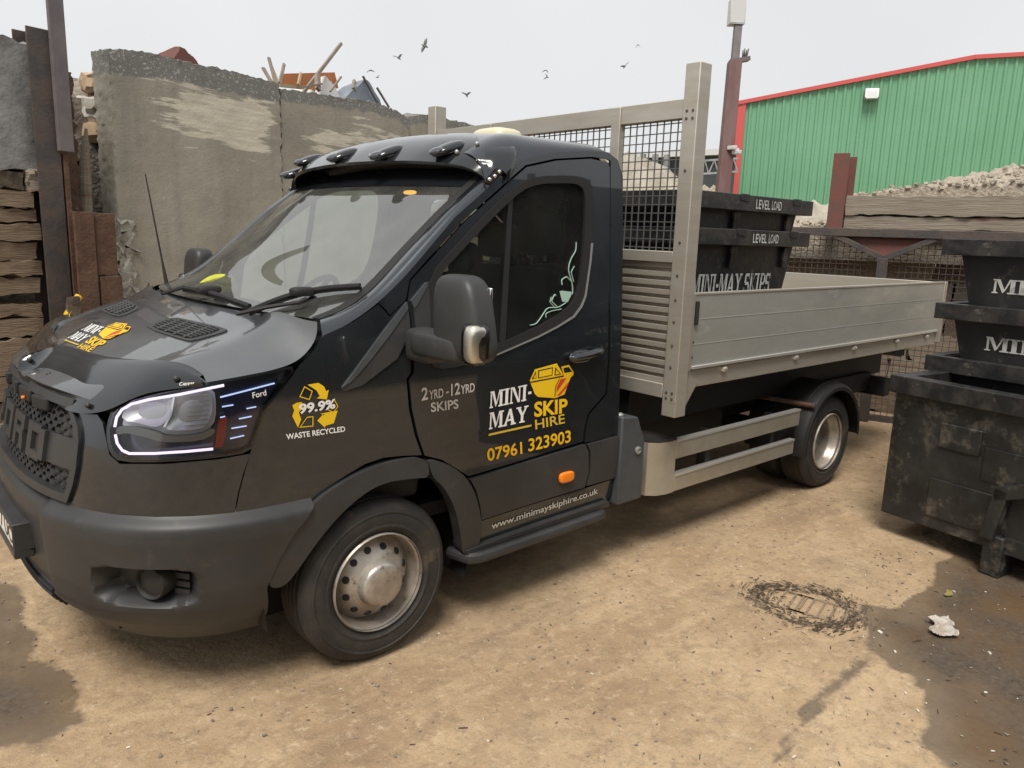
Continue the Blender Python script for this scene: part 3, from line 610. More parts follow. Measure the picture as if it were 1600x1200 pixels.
# grille: frame, honeycomb, block letters
ge = np.array([sz(*q) for q in ((116, 640), (122, 651), (127, 670), (128, 690), (124, 730), (118, 760), (109, 785))])
zt, zb = 1.085, ge[-1][1]
def g_edge(z): o = np.argsort(ge[:, 1]); return float(np.interp(z, ge[o, 1], ge[o, 0]))
def grille_loop(ins, zt, zb, n=26):
    zz = np.linspace(zb+ins, zt-ins, n); R = [(g_edge(z)-ins, z) for z in zz]; L_ = [(2*SC-a, z) for a, z in R][::-1]
    top = [(s, zt-ins) for s in np.linspace(R[-1][0], L_[0][0], 40)[1:-1]]; bot = [(s, zb+ins) for s in np.linspace(L_[-1][0], R[0][0], 40)[1:-1]]
    return R+top+L_+bot
GRI = surf_panel('grille', [grille_loop(0, zt, zb), grille_loop(.028, zt, zb)], S3, 'plastic', TR, off=.012, th=.07, g=.03, mirror=False)
surf_panel('grille_backing', [grille_loop(.01, zt, zb)], S3, 'rubber_black', GRI, off=-.06, th=0, g=.05, mirror=False)
hr = .021; loop_ = grille_loop(.02, zt, zb)
zmid = (zt+zb)/2-.01
for up_ in (1, -1):
  seen = set(); mb = MB()
  for i in range(-40, 41):
    for j in range(-14, 15):
        cx = SC+i*1.5*hr; cz = zmid+(j+(i % 2)*.5)*hr*math.sqrt(3)
        if not inpoly((cx, cz), loop_) or (cz-zmid)*up_ < .055: continue
        for k in range(6):
            a0, a1 = math.pi/3*k, math.pi/3*(k+1); e = [(cx+hr*math.cos(a), cz+hr*math.sin(a)) for a in (a0, a1)]
            key = (round((e[0][0]+e[1][0])/2, 3), round((e[0][1]+e[1][1])/2, 3))
            if key in seen: continue
            seen.add(key); A, B = S3(*e[0], -.03), S3(*e[1], -.03); mb.bar(A, B, .005, .03, up=np.array([1, 0, 0]) if abs(e[0][0]-SC) < .45 else np.array([.6, -.8*np.sign(e[0][0]-SC), 0]))
  mb.build('honeycomb', 'plastic', GRI, smooth=False)
band = [(s, zmid-.052) for s in np.linspace(2*SC-g_edge(zmid)+.03, g_edge(zmid)-.03, 40)]+[(s, zmid+.052) for s in np.linspace(g_edge(zmid)-.03, 2*SC-g_edge(zmid)+.03, 40)]
surf_panel('letter_band', [band], S3, 'plastic', GRI, off=-.008, th=.04, mirror=False)
LET = {'F': [(0, 0, .3, 1), (.3, .72, 1, 1), (.3, .36, .85, .6)], 'O': [(0, 0, .28, 1), (.72, 0, 1, 1), (.28, .76, .72, 1), (.28, 0, .72, .24)], 'R': [(0, 0, .28, 1), (.28, .76, .95, 1), (.28, .40, .9, .6), (.68, .60, .95, .76), (.62, 0, .92, .40)], 'D': [(0, 0, .28, 1), (.72, .08, 1, .92), (.28, .76, .78, 1), (.28, 0, .78, .24)]}
mb = MB(); g0 = SC-.40
for k, ch in enumerate('FORD'):
    for n_, (x0, y0, x1, y1) in enumerate(LET[ch]):
        sx = lambda u: g0+k*.212+u*.165; zy = lambda v: zmid-.062+v*.124; m_ = 4
        for o0, o1 in ((.008-.0004*n_, -.01),):
            top = [[S3(sx(x0+(x1-x0)*i/m_), zy(y), o0) for i in range(m_+1)] for y in (y0, y1)]; bo = [[S3(sx(x0+(x1-x0)*i/m_), zy(y), o1) for i in range(m_+1)] for y in (y0, y1)]
            ring = lambda R0: R0[0]+R0[1][::-1]
            a, b = ring(top), ring(bo); n2 = len(a); mb.add(a+b, [(i, (i+1) % n2, n2+(i+1) % n2, n2+i) for i in range(n2)]+[(i, i+1, n2-2-i, n2-1-i) for i in range(m_)])
mb.build('grille_letter', 'plastic', GRI, smooth=False)
mb = MB()
for k, s in enumerate((SC-.30, SC-.1, SC+.1, SC+.30)):
    mb = MB(); P0 = S3(s, zt-.045, .0); mb.box(P0, (.03, .13 if abs(s-SC) < .2 else .11, .05), rotz(.35*(s-SC)/.4)); mb.build('upper_slot', 'matt_black', GRI, bevel=.008)
for s in (SC+.12,):
    mb = MB(); mb.sellip(S3(s, zt-.06, .016), (.007, .010, .006), .8, 12); mb.build('grille_lamp', 'amber', GRI)

# ------------------------------------------------------------------ headlamps
lampL = pxloop(lamp_px, step=7)
lens = surf_panel('headlight', [lampL], S3, 'lens_glass', TR, off=.006, th=0, g=.03)
loD = pxloop(lampo_px, step=7)
surf_panel('lamp_bowl', [loD], S3, 'lamp_dark', lens, off=-.045, th=0, g=.03)
rim = surf_panel('lamp_rim', [loD, pxloop(lamp_px, step=7)], S3, 'gloss_black', lens, off=.003, th=.05, g=.05)
bl = pxloop([(345, 612), (440, 592), (412, 640), (396, 682), (388, 701), (345, 706), (352, 660)])
surf_panel('lamp_side', [bl], S3, 'lamp_blue', lens, off=-.02, th=.02, g=.04)
surf_panel('bowl_liner', [pxloop(smooth_poly([(180, 668), (184, 646), (200, 629), (232, 620), (300, 610), (333, 605), (338, 640), (334, 668), (310, 680), (256, 682), (240, 673), (196, 664)], 1))], S3, 'bowl_silver', lens, off=-.028, th=.01, g=.03)
for nm_, pl_, cx_ in (('reflector', [(187, 656), (191, 640), (206, 629), (236, 622), (268, 617), (264, 640), (253, 664), (240, 668), (214, 662)], .45), ('reflector', [(271, 617), (305, 612), (325, 611), (332, 622), (331, 645), (325, 664), (310, 672), (262, 674), (256, 666), (268, 640)], .5)):
    refl = pxloop(smooth_poly(pl_, 1), step=5); rc = np.mean(refl, 0)
    ex = max(abs(np.array(refl)[:, 0]-rc[0])); ez = max(abs(np.array(refl)[:, 1]-rc[1]))
    surf_panel(nm_, [refl], S3, 'reflector', lens, off=-.006, th=.012, g=.014, offf=lambda a, b: -.034*max(0, 1-((a-rc[0])/ex)**2)*max(0, 1-((b-rc[1])/ez)**2))
for k in range(7):
    y_ = 620+k*7.5; surf_panel('reflector_rib', [pxloop([(296-k*1.5, y_+1), (327-k*.4, y_-2.2), (327-k*.4, y_-1.2), (296-k*1.5, y_+2)])], S3, 'lamp_face', lens, off=-.010, th=.004)
surf_panel('reflector_rib', [pxloop([(254, 667), (265, 646), (270, 618), (273, 618), (268, 648), (258, 668)])], S3, 'chrome', lens, off=-.003, th=.008)
surf_panel('lamp_ledge', [pxloop(smooth_poly([(180, 668), (196, 664), (240, 673), (256, 682), (310, 680), (334, 668), (336, 678), (312, 690), (252, 692), (228, 684), (196, 676), (180, 680)], 1))], S3, 'trim_and_glint', lens, off=-.004, th=.015)
surf_panel('red_marker', [pxloop([(341, 658), (356, 652), (351, 690), (346, 700), (336, 700)])], S3, 'red_lens', lens, off=-.012, th=.01)
def led(pxs, r, m, nm='light_strip'):
    for k, par in enumerate(lens):
        pts = [S3(*sz(*q), -.006) for q in dens(pxs, 6, False)]
        if k: pts = [(x, -y, z) for x, y, z in pts]
        mb = MB(); mb.tube(pts, r, 8); mb.build(nm, m, par)
led([(177, 667), (180, 652), (188, 640), (203, 631), (230, 624), (280, 616), (320, 608), (350, 602)], .0045, 'led_violet')
led([(178, 679), (181, 693), (189, 704), (200, 709), (240, 709), (290, 706), (333, 702)], .0045, 'led_violet')
led([(344, 621), (380, 612), (430, 599)], .0026, 'led_blue'); 
for q in (((347, 636), (365, 633)), ((386, 639), (401, 636)), ((344, 653), (352, 651)), ((374, 655), (394, 651)), ((362, 670), (386, 666)), ((360, 686), (382, 681))): led(q, .0022, 'led_blue')
A_, B_, C_ = sz(394, 622), sz(415, 617), sz(393, 613)
for k, par in enumerate(lens):
    f = S3 if k == 0 else (lambda a, b, o: S3(a, b, o)*np.array([1, -1, 1]))
    if k == 0: decal('lamp_script', text2d('Ford', .004), f, 'white_vinyl', par, A_, B_, C_, .009)

# ------------------------------------------------------------------ bonnet, deflector, cowl, windscreen
P = np.array([[hood3(t, w_, .002) for w_ in np.linspace(-1, 1, 81)] for t in np.linspace(0, 1, 60)])
mb = MB(); mb.grid(P); lip = np.array([P[0], P[0]+np.array([.03, 0, -.04])]); mb.grid(lip); back = np.array([P[-1], P[-1]+np.array([0, 0, -.03])]); mb.grid(back)
HOOD = mb.build('bonnet', 'hood_paint_skylit', TR, sharp=40)
HH = lambda px, py: newton(hood3, px, py)
for poly in ([(228, 514), (238, 507), (271, 497), (300, 503), (357, 516), (352, 521), (302, 535), (290, 534)],):
    lp = [HH(*q) for q in dens(smooth_poly(poly, 1), 12)]
    cpt = np.mean(lp, 0); inn = [tuple(cpt+(np.array(q)-cpt)*.84) for q in lp]
    for sg in (1, -1):
        lo_ = [(a, b*sg) for a, b in lp]; li_ = [(a, b*sg) for a, b in inn]
        if sg < 0: lo_, li_ = lo_[::-1], li_[::-1]
        V = surf_panel('bonnet_vent', [[(b, -a) for a, b in lo_], [(b, -a) for a, b in li_]], lambda a, b, o: hood3(-b, a, o), 'plastic', HOOD, off=.007, th=.01, g=.05, mirror=False)
        surf_panel('vent_floor', [[(b, -a) for a, b in li_]], lambda a, b, o: hood3(-b, a, o), 'rubber_black', V, off=.0035, th=0, g=.05, mirror=False)
        mb = MB(); q = np.array(li_); a0, a1, b0, b1 = q[:, 0].min(), q[:, 0].max(), q[:, 1].min(), q[:, 1].max()
        for t in np.linspace(a0, a1, 9)[1:-1]:
            bs = [b for b in np.linspace(b0, b1, 60) if inpoly((t, b), li_)]
            if len(bs) > 2: mb.tube([hood3(t, b, .007) for b in np.linspace(bs[0], bs[-1], 10)], .0045, 5)
        for b in np.linspace(b0, b1, 6)[1:-1]:
            ts = [t for t in np.linspace(a0, a1, 60) if inpoly((t, b), li_)]
            if len(ts) > 2: mb.tube([hood3(t, b, .008) for t in np.linspace(ts[0], ts[-1], 6)], .0045, 5)
        mb.build('vent_bar', 'plastic', V)
# bug deflector: band from the bonnet lip down over the grille top
Lp = [S3(*sz(*q), .022) for q in ((320, 604), (270, 609), (222, 618), (185, 641), (152, 649), (118, 646))]
Up = [hood3(*HH(*q), .03) for q in ((316, 600), (300, 580), (262, 576), (215, 577), (175, 573), (130, 561), (95, 549))]
Lp.append(S3(SC, 1.075, .022)); Up.append(hood3(.06, 0, .045))
n = 36; Lc, Uc = smooth_curve(Lp, n, 1.5), smooth_curve(Up, n, 2)
Lc = np.concatenate([Lc, (Lc*np.array([1, -1, 1]))[::-1][1:]]); Uc = np.concatenate([Uc, (Uc*np.array([1, -1, 1]))[::-1][1:]])
rowsD = []
for k in np.linspace(0, 1, 9):
    R = Lc+(Uc-Lc)*k; bul = .013*math.sin(math.pi*k)**.8
    nrm = R-np.array([-.2, 0, .75]); nrm /= np.linalg.norm(nrm, axis=1)[:, None]; rowsD.append(R+nrm*bul)
rowsD.append(Uc+np.array([.012, 0, .004])); rowsD.append(Uc+np.array([.02, 0, -.02]))
mb = MB(); mb.grid(rowsD); DEF = mb.build('bug_deflector', 'gloss_black', TR, sharp=45)
for px, py in ((47, 564), (80, 583), (136, 630), (276, 592)):
    q = rowsD[4]; best = min(((np.hypot(*(project(p)-(px, py))), tuple(p)) for R in rowsD[1:8] for p in R))
    mb = MB(); mb.sellip(np.array(best[1])+np.array([-.004, -.004, .004]), (.010, .010, .010), 1, 12); mb.build('stud', 'plastic', DEF)
rowA = np.array(rowsD[2]);
def def3(a, b, off):
    def row(bb): 
        i = bb*8; k = int(min(7, max(0, math.floor(i)))); return rowsD[k]+(rowsD[k+1]-rowsD[k])*(i-k)
    R = row(b); i = a*(len(R)-1); k = int(min(len(R)-2, max(0, math.floor(i)))); P_ = R[k]+(R[k+1]-R[k])*(i-k)
    d = np.array([-.2, -.95, .3]); return P_+d*(off or 0)
dq = lambda px, py: newton(def3, px, py, (0, 0), (.3, 1))
decal('deflector_lettering', text2d('Capper', .006), def3, 'white_vinyl', DEF, dq(280, 605), dq(305, 601), dq(280, 598), .004)
# windscreen and surround
P = np.array([[screen3(v, w_) for w_ in np.linspace(-1, 1, 41)] for v in np.linspace(0, 1, 40)])
mb = MB(); mb.grid(P); SCR = mb.build('windscreen', 'screen_glass', TR, sharp=60)
def strip(curves, name, m, parent=TR, both=True, sharp=40):
    for sg in ((1, -1) if both else (1,)):
        mb = MB(); mb.grid(np.array(curves)*np.array([1, sg, 1])); mb.build(name, m, parent, sharp=sharp)
ped = [np.array([screen3(v, w_, .003) for v in np.linspace(0, 1, 40)]) for w_ in np.linspace(-1, -.955, 4)]
strip(ped, 'screen_edge', 'rubber_black', SCR)
mb = MB(); mb.grid([[screen3(v, w_, .0025) for w_ in np.linspace(-.955, .955, 41)] for v in np.linspace(.83, 1, 8)]); mb.build('screen_band', 'gloss_black', SCR)
# A pillar: flat bright face rolled into the side crease
rowsP = []
for k in np.linspace(0, 1, 8):
    R = PI_+(PO_-PI_)*k; R = R+np.array([-.35, -.55, .5])*(.022*math.sin(math.pi*k))
    rowsP.append(R)
rowsP.insert(0, PI_+np.array([.03, .0, -.03]))
strip(rowsP, 'pillar', 'paint')
# cowl under the wipers
cow = []
for w_ in np.linspace(-.95, .95, 31):
    a = hood3(1, w_, -.015); b = screen3(.0, w_, -.0); c = screen3(.07, w_, -.004); cow.append([a+(0, 0, -.01), (a+b)/2+np.array([0, 0, -.03]), b+(0, 0, -.02), c])
mb = MB(); mb.grid(cow); mb.build('cowl', 'matt_black', TR)
SS = lambda px, py: newton(screen3, px, py, (-.19, -1))
for nm_, pts, hub in (('wiper', [(392, 497), (430, 480), (470, 466), (520, 458), (567, 455)], (478, 468)), ('wiper', [(288, 459), (320, 464), (350, 473), (393, 489)], (330, 465))):
    P3 = [screen3(*SS(*q), .028) for q in pts]; mb = MB(); mb.tube(smooth_curve(P3, 16, 1), .009, 6); wp = mb.build(nm_, 'matt_black', TR)
    P4 = [screen3(*SS(*q), .014) for q in pts]; mb = MB(); mb.tube(smooth_curve(P4, 16, 1), .006, 5); mb.build('wiper_blade', 'rubber_black', wp)
    mb = MB(); mb.sellip(screen3(*SS(*hub), .035), (.05, .03, .018), .6, 14); mb.build('wiper_clip', 'matt_black', wp)
P3 = [screen3(*SS(*q), .03) for q in ((372, 503), (420, 492), (470, 484), (482, 478))]; mb = MB(); mb.tube(P3, .008, 6); mb.build('wiper_arm', 'matt_black', TR)
P3 = [screen3(*SS(*q), .03) for q in ((256, 470), (280, 462), (292, 459))]; mb = MB(); mb.tube(P3, .008, 6); mb.build('wiper_arm', 'matt_black', TR)
# aerial on the far wing
a = at(262, 452, 1, .80); b = at(227, 272, 1, .80); mb = MB(); mb.tube([a, a+(b-a)*.25], [.012, .006], 8); mb.tube([a+(b-a)*.25, b], [.005, .003], 6); mb.build('aerial', 'matt_black', TR)

# ------------------------------------------------------------------ roof, visor, rear wall
XB = 1.375
side_top = np.array([hitS(*q) for q in ((711, 339), (740, 313), (765, 291), (780, 277), (795, 264), (812, 252), (835, 244), (867, 238), (923, 236), (948, 238))])
def roof_row(x):
    z0 = float(np.interp(x, side_top[:, 0], side_top[:, 2]))-.004; W_ = WD(z0)+.001; k = min(1, max(0, (x-.55)/.30)); zt_ = 1.965+.14*math.sin(k*math.pi/2)-(.06*((x-1.28)/.095)**2 if x > 1.28 else 0)
    zt_ = max(zt_, z0+.015); rw = .16; row = []
    for th in np.linspace(0, math.pi/2, 10): row.append((x, -(W_-rw*(1-math.cos(th))), z0+(zt_-z0)*math.sin(th)))
    row += [(x, y, zt_+.025*(1-(y/(W_-rw))**2)) for y in np.linspace(-(W_-rw), 0, 10)[1:]]
    return row+[(a, -b, c) for a, b, c in row[::-1][1:]]
xs = np.r_[np.linspace(.60, 1.28, 20), np.linspace(1.29, XB, 8)]
# front of the roof follows the windscreen top
R0 = [list(roof_row(x)) for x in xs]
mb = MB(); mb.grid(R0); ROOF = mb.build('roof', 'paint', TR, sharp=50)
top = [screen3(1, w_) for w_ in np.linspace(-1, 1, 35)]; r0 = resample(R0[0], 35); r0 = r0 if np.hypot(*(r0[0][:2]-top[0][:2])) < np.hypot(*(r0[0][:2]-top[-1][:2])) else r0[::-1]
mb = MB(); mb.grid([top, (np.array(top)+r0)/2+(0, 0, .01), r0]); mb.build('header', 'paint', TR)
# rear wall with a window opening
def yz_loop(y0, z0, y1, z1, r, n=6):
    out = []
    for cy, cz, a in ((y1-r, z1-r, 0), (y0+r, z1-r, 90), (y0+r, z0+r, 180), (y1-r, z0+r, 270)):
        out += [(cy+r*math.cos(rad(a+90*k/n)), cz+r*math.sin(rad(a+90*k/n))) for k in range(n+1)]
    return out
wall_o = [(-WD(z)+.002, z) for z in np.linspace(.45, 2.0, 14)]+[(-.80, 2.05), (-.6, 2.07), (.6, 2.07), (.80, 2.05)]+[(WD(z)-.002, z) for z in np.linspace(2.0, .45, 14)]
wall_o = wall_o[::-1]
RW = surf_panel('rear_wall', [wall_o, yz_loop(-.62, 1.32, .62, 1.86, .07)], lambda a, b, o: np.array([XB+o, a, b]), 'paint', TR, th=.04, g=.15, mirror=False)
surf_panel('rear_window', [yz_loop(-.62, 1.32, .62, 1.86, .07)], lambda a, b, o: np.array([XB-.01, a, b]), 'rear_glass', RW, th=0, g=.2, mirror=False)
# roof visor
lipn = [(-.865, .62, 1.885), (-.85, .60, 1.915), (-.80, .575, 1.938), (-.70, .54, 1.957), (-.5, .50, 1.972), (-.25, .475, 1.980), (0, .465, 1.983)]
bakn = [(-.890, .69, 1.925), (-.888, .74, 1.985), (-.85, .79, 2.045), (-.70, .80, 2.092), (-.5, .80, 2.118), (-.25, .80, 2.13), (0, .80, 2.135)]
def sym(c): return c+[(-y, x, z) for y, x, z in c[::-1][1:]]
lp_, bk_ = smooth_curve(sym(lipn), 61, 1.2), smooth_curve(sym(bakn), 61, 1.2)
lp_, bk_ = lp_[:, [1, 0, 2]], bk_[:, [1, 0, 2]]
rowsV = [lp_+np.array([.14, 0, .012]), lp_+np.array([.05, 0, -.008]), lp_+np.array([.012, 0, -.012])]
for k in np.linspace(0, 1, 10):
    rowsV.append(lp_+(bk_-lp_)*k+np.array([-.25, 0, 1])*(.028*math.sin(math.pi*k)))
rowsV.append(bk_+np.array([.015, 0, -.015])); rowsV.append(bk_+np.array([.01, 0, -.05]))
mb = MB(); mb.grid(rowsV); VIS = mb.build('sun_visor', 'gloss_black', TR, sharp=50)
def vis3(a, b, off=0):
    i = 3+b*9; k = int(min(11, math.floor(i))); R = rowsV[k]+(rowsV[k+1]-rowsV[k])*(i-k); j = (a+1)/2*60; q = int(min(59, math.floor(j)))
    return R[q]+(R[q+1]-R[q])*(j-q)+np.array([-.3, 0, .95])*off
for px, py in ((700, 237), (606, 241), (537, 246), (482, 251), (436, 263)):
    best = min(((np.hypot(*(project(vis3(a, b))-(px, py))), a, b) for a in np.linspace(-.95, .95, 80) for b in np.linspace(.1, .95, 30)))
    P0 = vis3(best[1], min(best[2], .62)); e = vis3(best[1], .8)-vis3(best[1], .3); ang = math.atan2(e[2], e[0])
    mb = MB(); mb.sellip(P0+np.array([0, 0, .008]), (.085, .050, .024), .9, 20, roty(-ang)); lm = mb.build('marker_light', 'gloss_black', VIS)
    mb = MB(); mb.sellip(P0+roty(-ang) @ np.array([-.06, 0, .016]), (.03, .036, .016), .9, 14, roty(-ang)); mb.build('marker_lens', 'lamp_dark', lm)
for px, py in ((716, 242), (747, 227), (578, 246)):
    best = min(((np.hypot(*(project(vis3(a, b))-(px, py))), a, b) for a in np.linspace(-.95, .95, 80) for b in np.linspace(.05, .95, 30)))
    mb = MB(); mb.sellip(vis3(best[1], best[2], .008), (.010, .010, .010), 1, 10); mb.build('visor_bolt', 'galv', VIS)
for k, (px, py) in enumerate(((765, 284), (773, 279), (780, 272))):
    for sg in (1, -1):
        q = hitS(px, py)*np.array([1, sg, 1]); mb = MB(); mb.sellip(q+np.array([-.012, -.014*sg, .008]), (.009, .009, .009), 1, 12); mb.build('visor_bolt', 'chrome', VIS)
for sg in (1, -1):
    mb = MB(); q = [hitS(*p_)*np.array([1, sg, 1]) for p_ in ((757, 287), (766, 290), (788, 268), (778, 264))]
    mb.prism(q, np.array([0, -.004*sg, 0]), np.array([-.008, -.010*sg, .006])); mb.build('visor_bracket', 'matt_black', VIS, smooth=False)
vq = lambda px, py: newton(vis3, px, py, (-.98, .02), (-.5, .95))
mb = MB()      # two tiny illegible lines of white print on the visor end
for x0, x1, y_ in ((745, 751.2, 253), (752, 758.5, 253.7), (759.5, 766.5, 254.4), (751, 761, 258.5)):
    k = len(mb.v); mb.add([vis3(*vq(a, b), .012) for a, b in ((x0, y_+2.2), (x1, y_+2.9), (x1, y_+.7), (x0, y_))], [(0, 1, 2, 3)])
mb.build('visor_print', 'white_vinyl', VIS, smooth=False, fix=False)
# amber lamp glowing inside the screen top
mb = MB(); mb.sellip(at(632, 300, 1, -.30)+np.array([.03, 0, 0]), (.012, .05, .010), .8, 16); mb.build('cab_lamp', 'cab_lamp', TR)
# roof beacon behind the visor
q = at(785, 215, 1, -.05); mb = MB(); mb.sellip((1.25, -.17, 2.155), (.10, .13, .055), .6, 20); bc = mb.build('roof_beacon', 'beacon', TR)
mb = MB(); mb.sellip((1.20, -.02, 2.145), (.07, .05, .045), .7, 16); mb.build('beacon_base', 'plastic', bc)

# ------------------------------------------------------------------ lettering on the cab side
def side_text(name, s, A, B, C, m, par, bold=.012, pieces=None, off=.003):
    return decal(name, pieces or text2d(s, bold), S3, m, par, sz(*A), sz(*B), sz(*C), off)
D0 = doors[0]; FEN = TR
[side_text('quantity', s_, A, B, C, 'grey_vinyl', D0, .022) for s_, A, B, C in (('2', (658, 626), (668, 624), (658, 606)), ('YRD', (669.5, 624.5), (692, 620.5), (669.5, 610)), ('-', (696, 614.5), (700.5, 613.5), (696, 612)), ('12', (704, 618.5), (718, 615.5), (704, 600)), ('YRD', (719, 616), (741, 611.5), (719, 602)))]
side_text('lettering', 'SKIPS', (673, 644), (716, 638), (672, 629), 'grey_vinyl', D0, .022)
side_text('lettering', '', (764, 638), (829, 624), (765, 612), 'white_vinyl', D0, pieces=slab2d('MINI-'))
side_text('lettering', '', (763, 671), (824, 658), (764, 645), 'white_vinyl', D0, pieces=slab2d('MAY'))
side_text('lettering', 'SKIP', (834, 652), (886, 645), (834, 628), 'yellow_vinyl', D0, .03)
side_text('lettering', 'HIRE', (836, 671), (882, 661), (835, 656), 'gold_vinyl', D0, .012)
side_text('phone_number', '07961', (761, 721), (815.5, 709), (760, 701), 'yellow_vinyl', D0, .018); side_text('phone_number', '323903', (825, 706), (891, 691), (825, 685.5), 'yellow_vinyl', D0, .018)
side_text('web_lettering', 'www.minimayskiphire.co.uk', (766, 829), (932, 773), (766, 816), 'grey_vinyl', TR, .012, off=.008)
side_text('lettering', '99.9%', (466, 647), (523, 638), (466, 631), 'white_vinyl', TR, .035, off=.0055)
side_text('lettering', 'WASTE RECYCLED', (447, 687), (539, 674), (446, 678), 'white_vinyl', TR, .024)
L0, LU, LV = np.array(sz(762, 684)), np.array(sz(895, 655)), np.array(sz(762, 590))
Bz = np.stack([LU-L0, LV-L0], 1)
def logo_uv(px, py): return np.linalg.solve(Bz, np.array(sz(px, py))-L0)
def flat_poly(pl, m, f3, par, name, mapf, off):
    lp = [tuple(mapf(*q)) for q in dens(pl, 6)]; vs, fs, _ = cdt([lp], .05 if False else 9)
    P = [f3(a, b, off) for a, b in vs]; mb = MB(); mb.add(P, fs); return mb.build(name, m, par, smooth=False, fix=False)
LOGO = [   # (pixels on the door, material, layer)
 ([(827, 594), (835, 577), (869, 567.5), (878.5, 583.5), (878, 588), (828, 597)], 'yellow_vinyl', 1),
 ([(876, 573), (888, 570), (895.5, 581), (895, 586), (880, 589), (879, 582)], 'yellow_vinyl', 1),
 ([(879, 575), (887.5, 573), (893, 580.5), (881, 582.5)], 'paint', 2),
 ([(828, 598), (878, 589), (895, 586.5), (891, 589), (881, 616), (867, 622), (840, 620), (835, 616)], 'yellow_vinyl', 1),
 ([(839.5, 591), (840, 578.5), (863, 573.5), (862, 586.5)], 'plate_black', 2), ([(841, 589.5), (841.3, 580), (861.5, 575.5), (860.8, 585.5)], 'yellow_vinyl', 3),
 ([(829.5, 592.5), (836.5, 579.5), (837, 590.8)], 'plate_black', 2), ([(832, 591), (835.8, 583.5), (836, 590)], 'yellow_vinyl', 3),
 ([(865.5, 586.5), (866.5, 573.5), (876, 584.8)], 'plate_black', 2), ([(867, 585), (867.6, 577), (873.6, 584)], 'yellow_vinyl', 3),
 ([(828.5, 596), (878.6, 586.5), (878.6, 588.2), (829, 598)], 'plate_black', 2),
 ([(865.3, 620.5), (867, 603), (873, 591.5), (874, 591.3), (868.3, 603), (866.6, 620.5)], 'plate_black', 2),
 ([(869, 604), (875, 592), (884, 590.5), (868.5, 613)], 'red_vinyl', 3), ([(869, 618.5), (888, 596), (886, 603), (874, 617)], 'red_vinyl', 3),
 ([(762.5, 681), (829.5, 666), (829.5, 663), (763, 677.5)], 'gold_vinyl', 1)]
for pl, m, k in LOGO: flat_poly(pl, m, S3, D0, 'skip_emblem', sz, .003+.0006*k)
# the same emblem on the bonnet: door coordinates carried over by three matching points
h1, h2, h3 = np.array(HH(101, 533)), np.array(HH(141, 551)), np.array(HH(200, 508)); d1, d2, d3 = logo_uv(762, 681), logo_uv(881, 660), logo_uv(869, 568)
Hm = np.stack([h2-h1, h3-h1], 1) @ np.linalg.inv(np.stack([d2-d1, d3-d1], 1))
def hood_map(px, py): return h1+Hm @ (logo_uv(px, py)-d1)
hoodn = lambda a, b, o: hood3(a, b, o+.002)
for pl, m, k in LOGO: flat_poly(pl, m, hoodn, HOOD, 'skip_emblem', hood_map, .003+.0006*k)
for s, A, B, C, m, ps in (('M', (764, 638), (829, 624), (765, 612), 'white_vinyl', slab2d('MINI-')), ('M', (763, 671), (824, 658), (764, 645), 'white_vinyl', slab2d('MAY')),
                          ('S', (834, 652), (886, 645), (834, 628), 'yellow_vinyl', text2d('SKIP', .03)), ('H', (836, 671), (882, 661), (835, 656), 'yellow_vinyl', text2d('HIRE', .015))):
    decal('lettering', ps, hoodn, m, HOOD, hood_map(*A), hood_map(*B), hood_map(*C), .003)
# three chasing arrows
def arrows(cx, cy):
    out = []
    Y, O = 'yellow_vinyl', 'gold_vinyl'
    out.append(([(480, 601), (497, 598), (506, 604), (509, 611), (513, 609), (510, 624), (494, 622), (499, 619), (494, 610)], Y))
    out.append(([(463, 629), (471, 628), (474, 637), (466, 644), (470, 655), (465, 668), (456, 650), (459, 641), (456, 633)], Y))
    out.append(([(500, 646), (527, 641), (521, 661), (508, 665), (507, 668), (495, 657), (505, 646), (507, 649)], Y))
    for ol in ([(475, 603), (488, 611), (483, 625), (467, 620)], [(479, 651), (489, 650), (489, 666), (467, 668)], [(515, 631), (522, 623), (528, 635), (520, 645), (512, 641)]):
        c = np.mean(ol, 0); out.append((('ring', ol), Y))
    return out
for pl, m in arrows(0, 0):
    if isinstance(pl, tuple):
        o = pl[1]; c = np.mean(o, 0); i = [tuple(c+(np.array(q)-c)*.82) for q in o]
        n = len(o); mb = MB(); mb.add([S3(*sz(*q), .0032) for q in o+i], [(k, (k+1) % n, n+(k+1) % n, n+k) for k in range(n)]); mb.build('recycling_arrow', m, TR, smooth=False, fix=False)
    else: flat_poly(pl, m, S3, TR, 'recycling_arrow', sz, .003)
# mint scroll sticker on the door glass
def curl(pts, r=.0026):
    P = smooth_curve([S3(*sz(*q), -.003) for q in pts], 24, 1.2); mb = MB(); mb.tube(P, r, 5); mb.build('scroll_sticker', 'mint_vinyl', D0)
curl([(829, 508), (838, 507), (846, 496), (856, 480), (872, 481), (885, 473)]); curl([(854, 496), (853, 490), (862, 486), (878, 483)], .0022); curl([(868, 481), (860, 472), (862, 464)], .0022); curl([(872, 480), (862, 470), (868, 459), (869, 462)], .003)
curl([(901, 378), (901, 392), (893, 403), (888, 420), (892, 434), (896, 448), (895, 460)]); curl([(898, 416), (893, 425), (897, 440)], .0022); curl([(879, 445), (878, 437), (886, 432), (894, 440)], .003)
flat_poly([(875, 455), (879, 454), (894, 456), (893, 462), (888, 472), (879, 471)], 'mint_vinyl', S3, D0, 'scroll_sticker', sz, -.003)

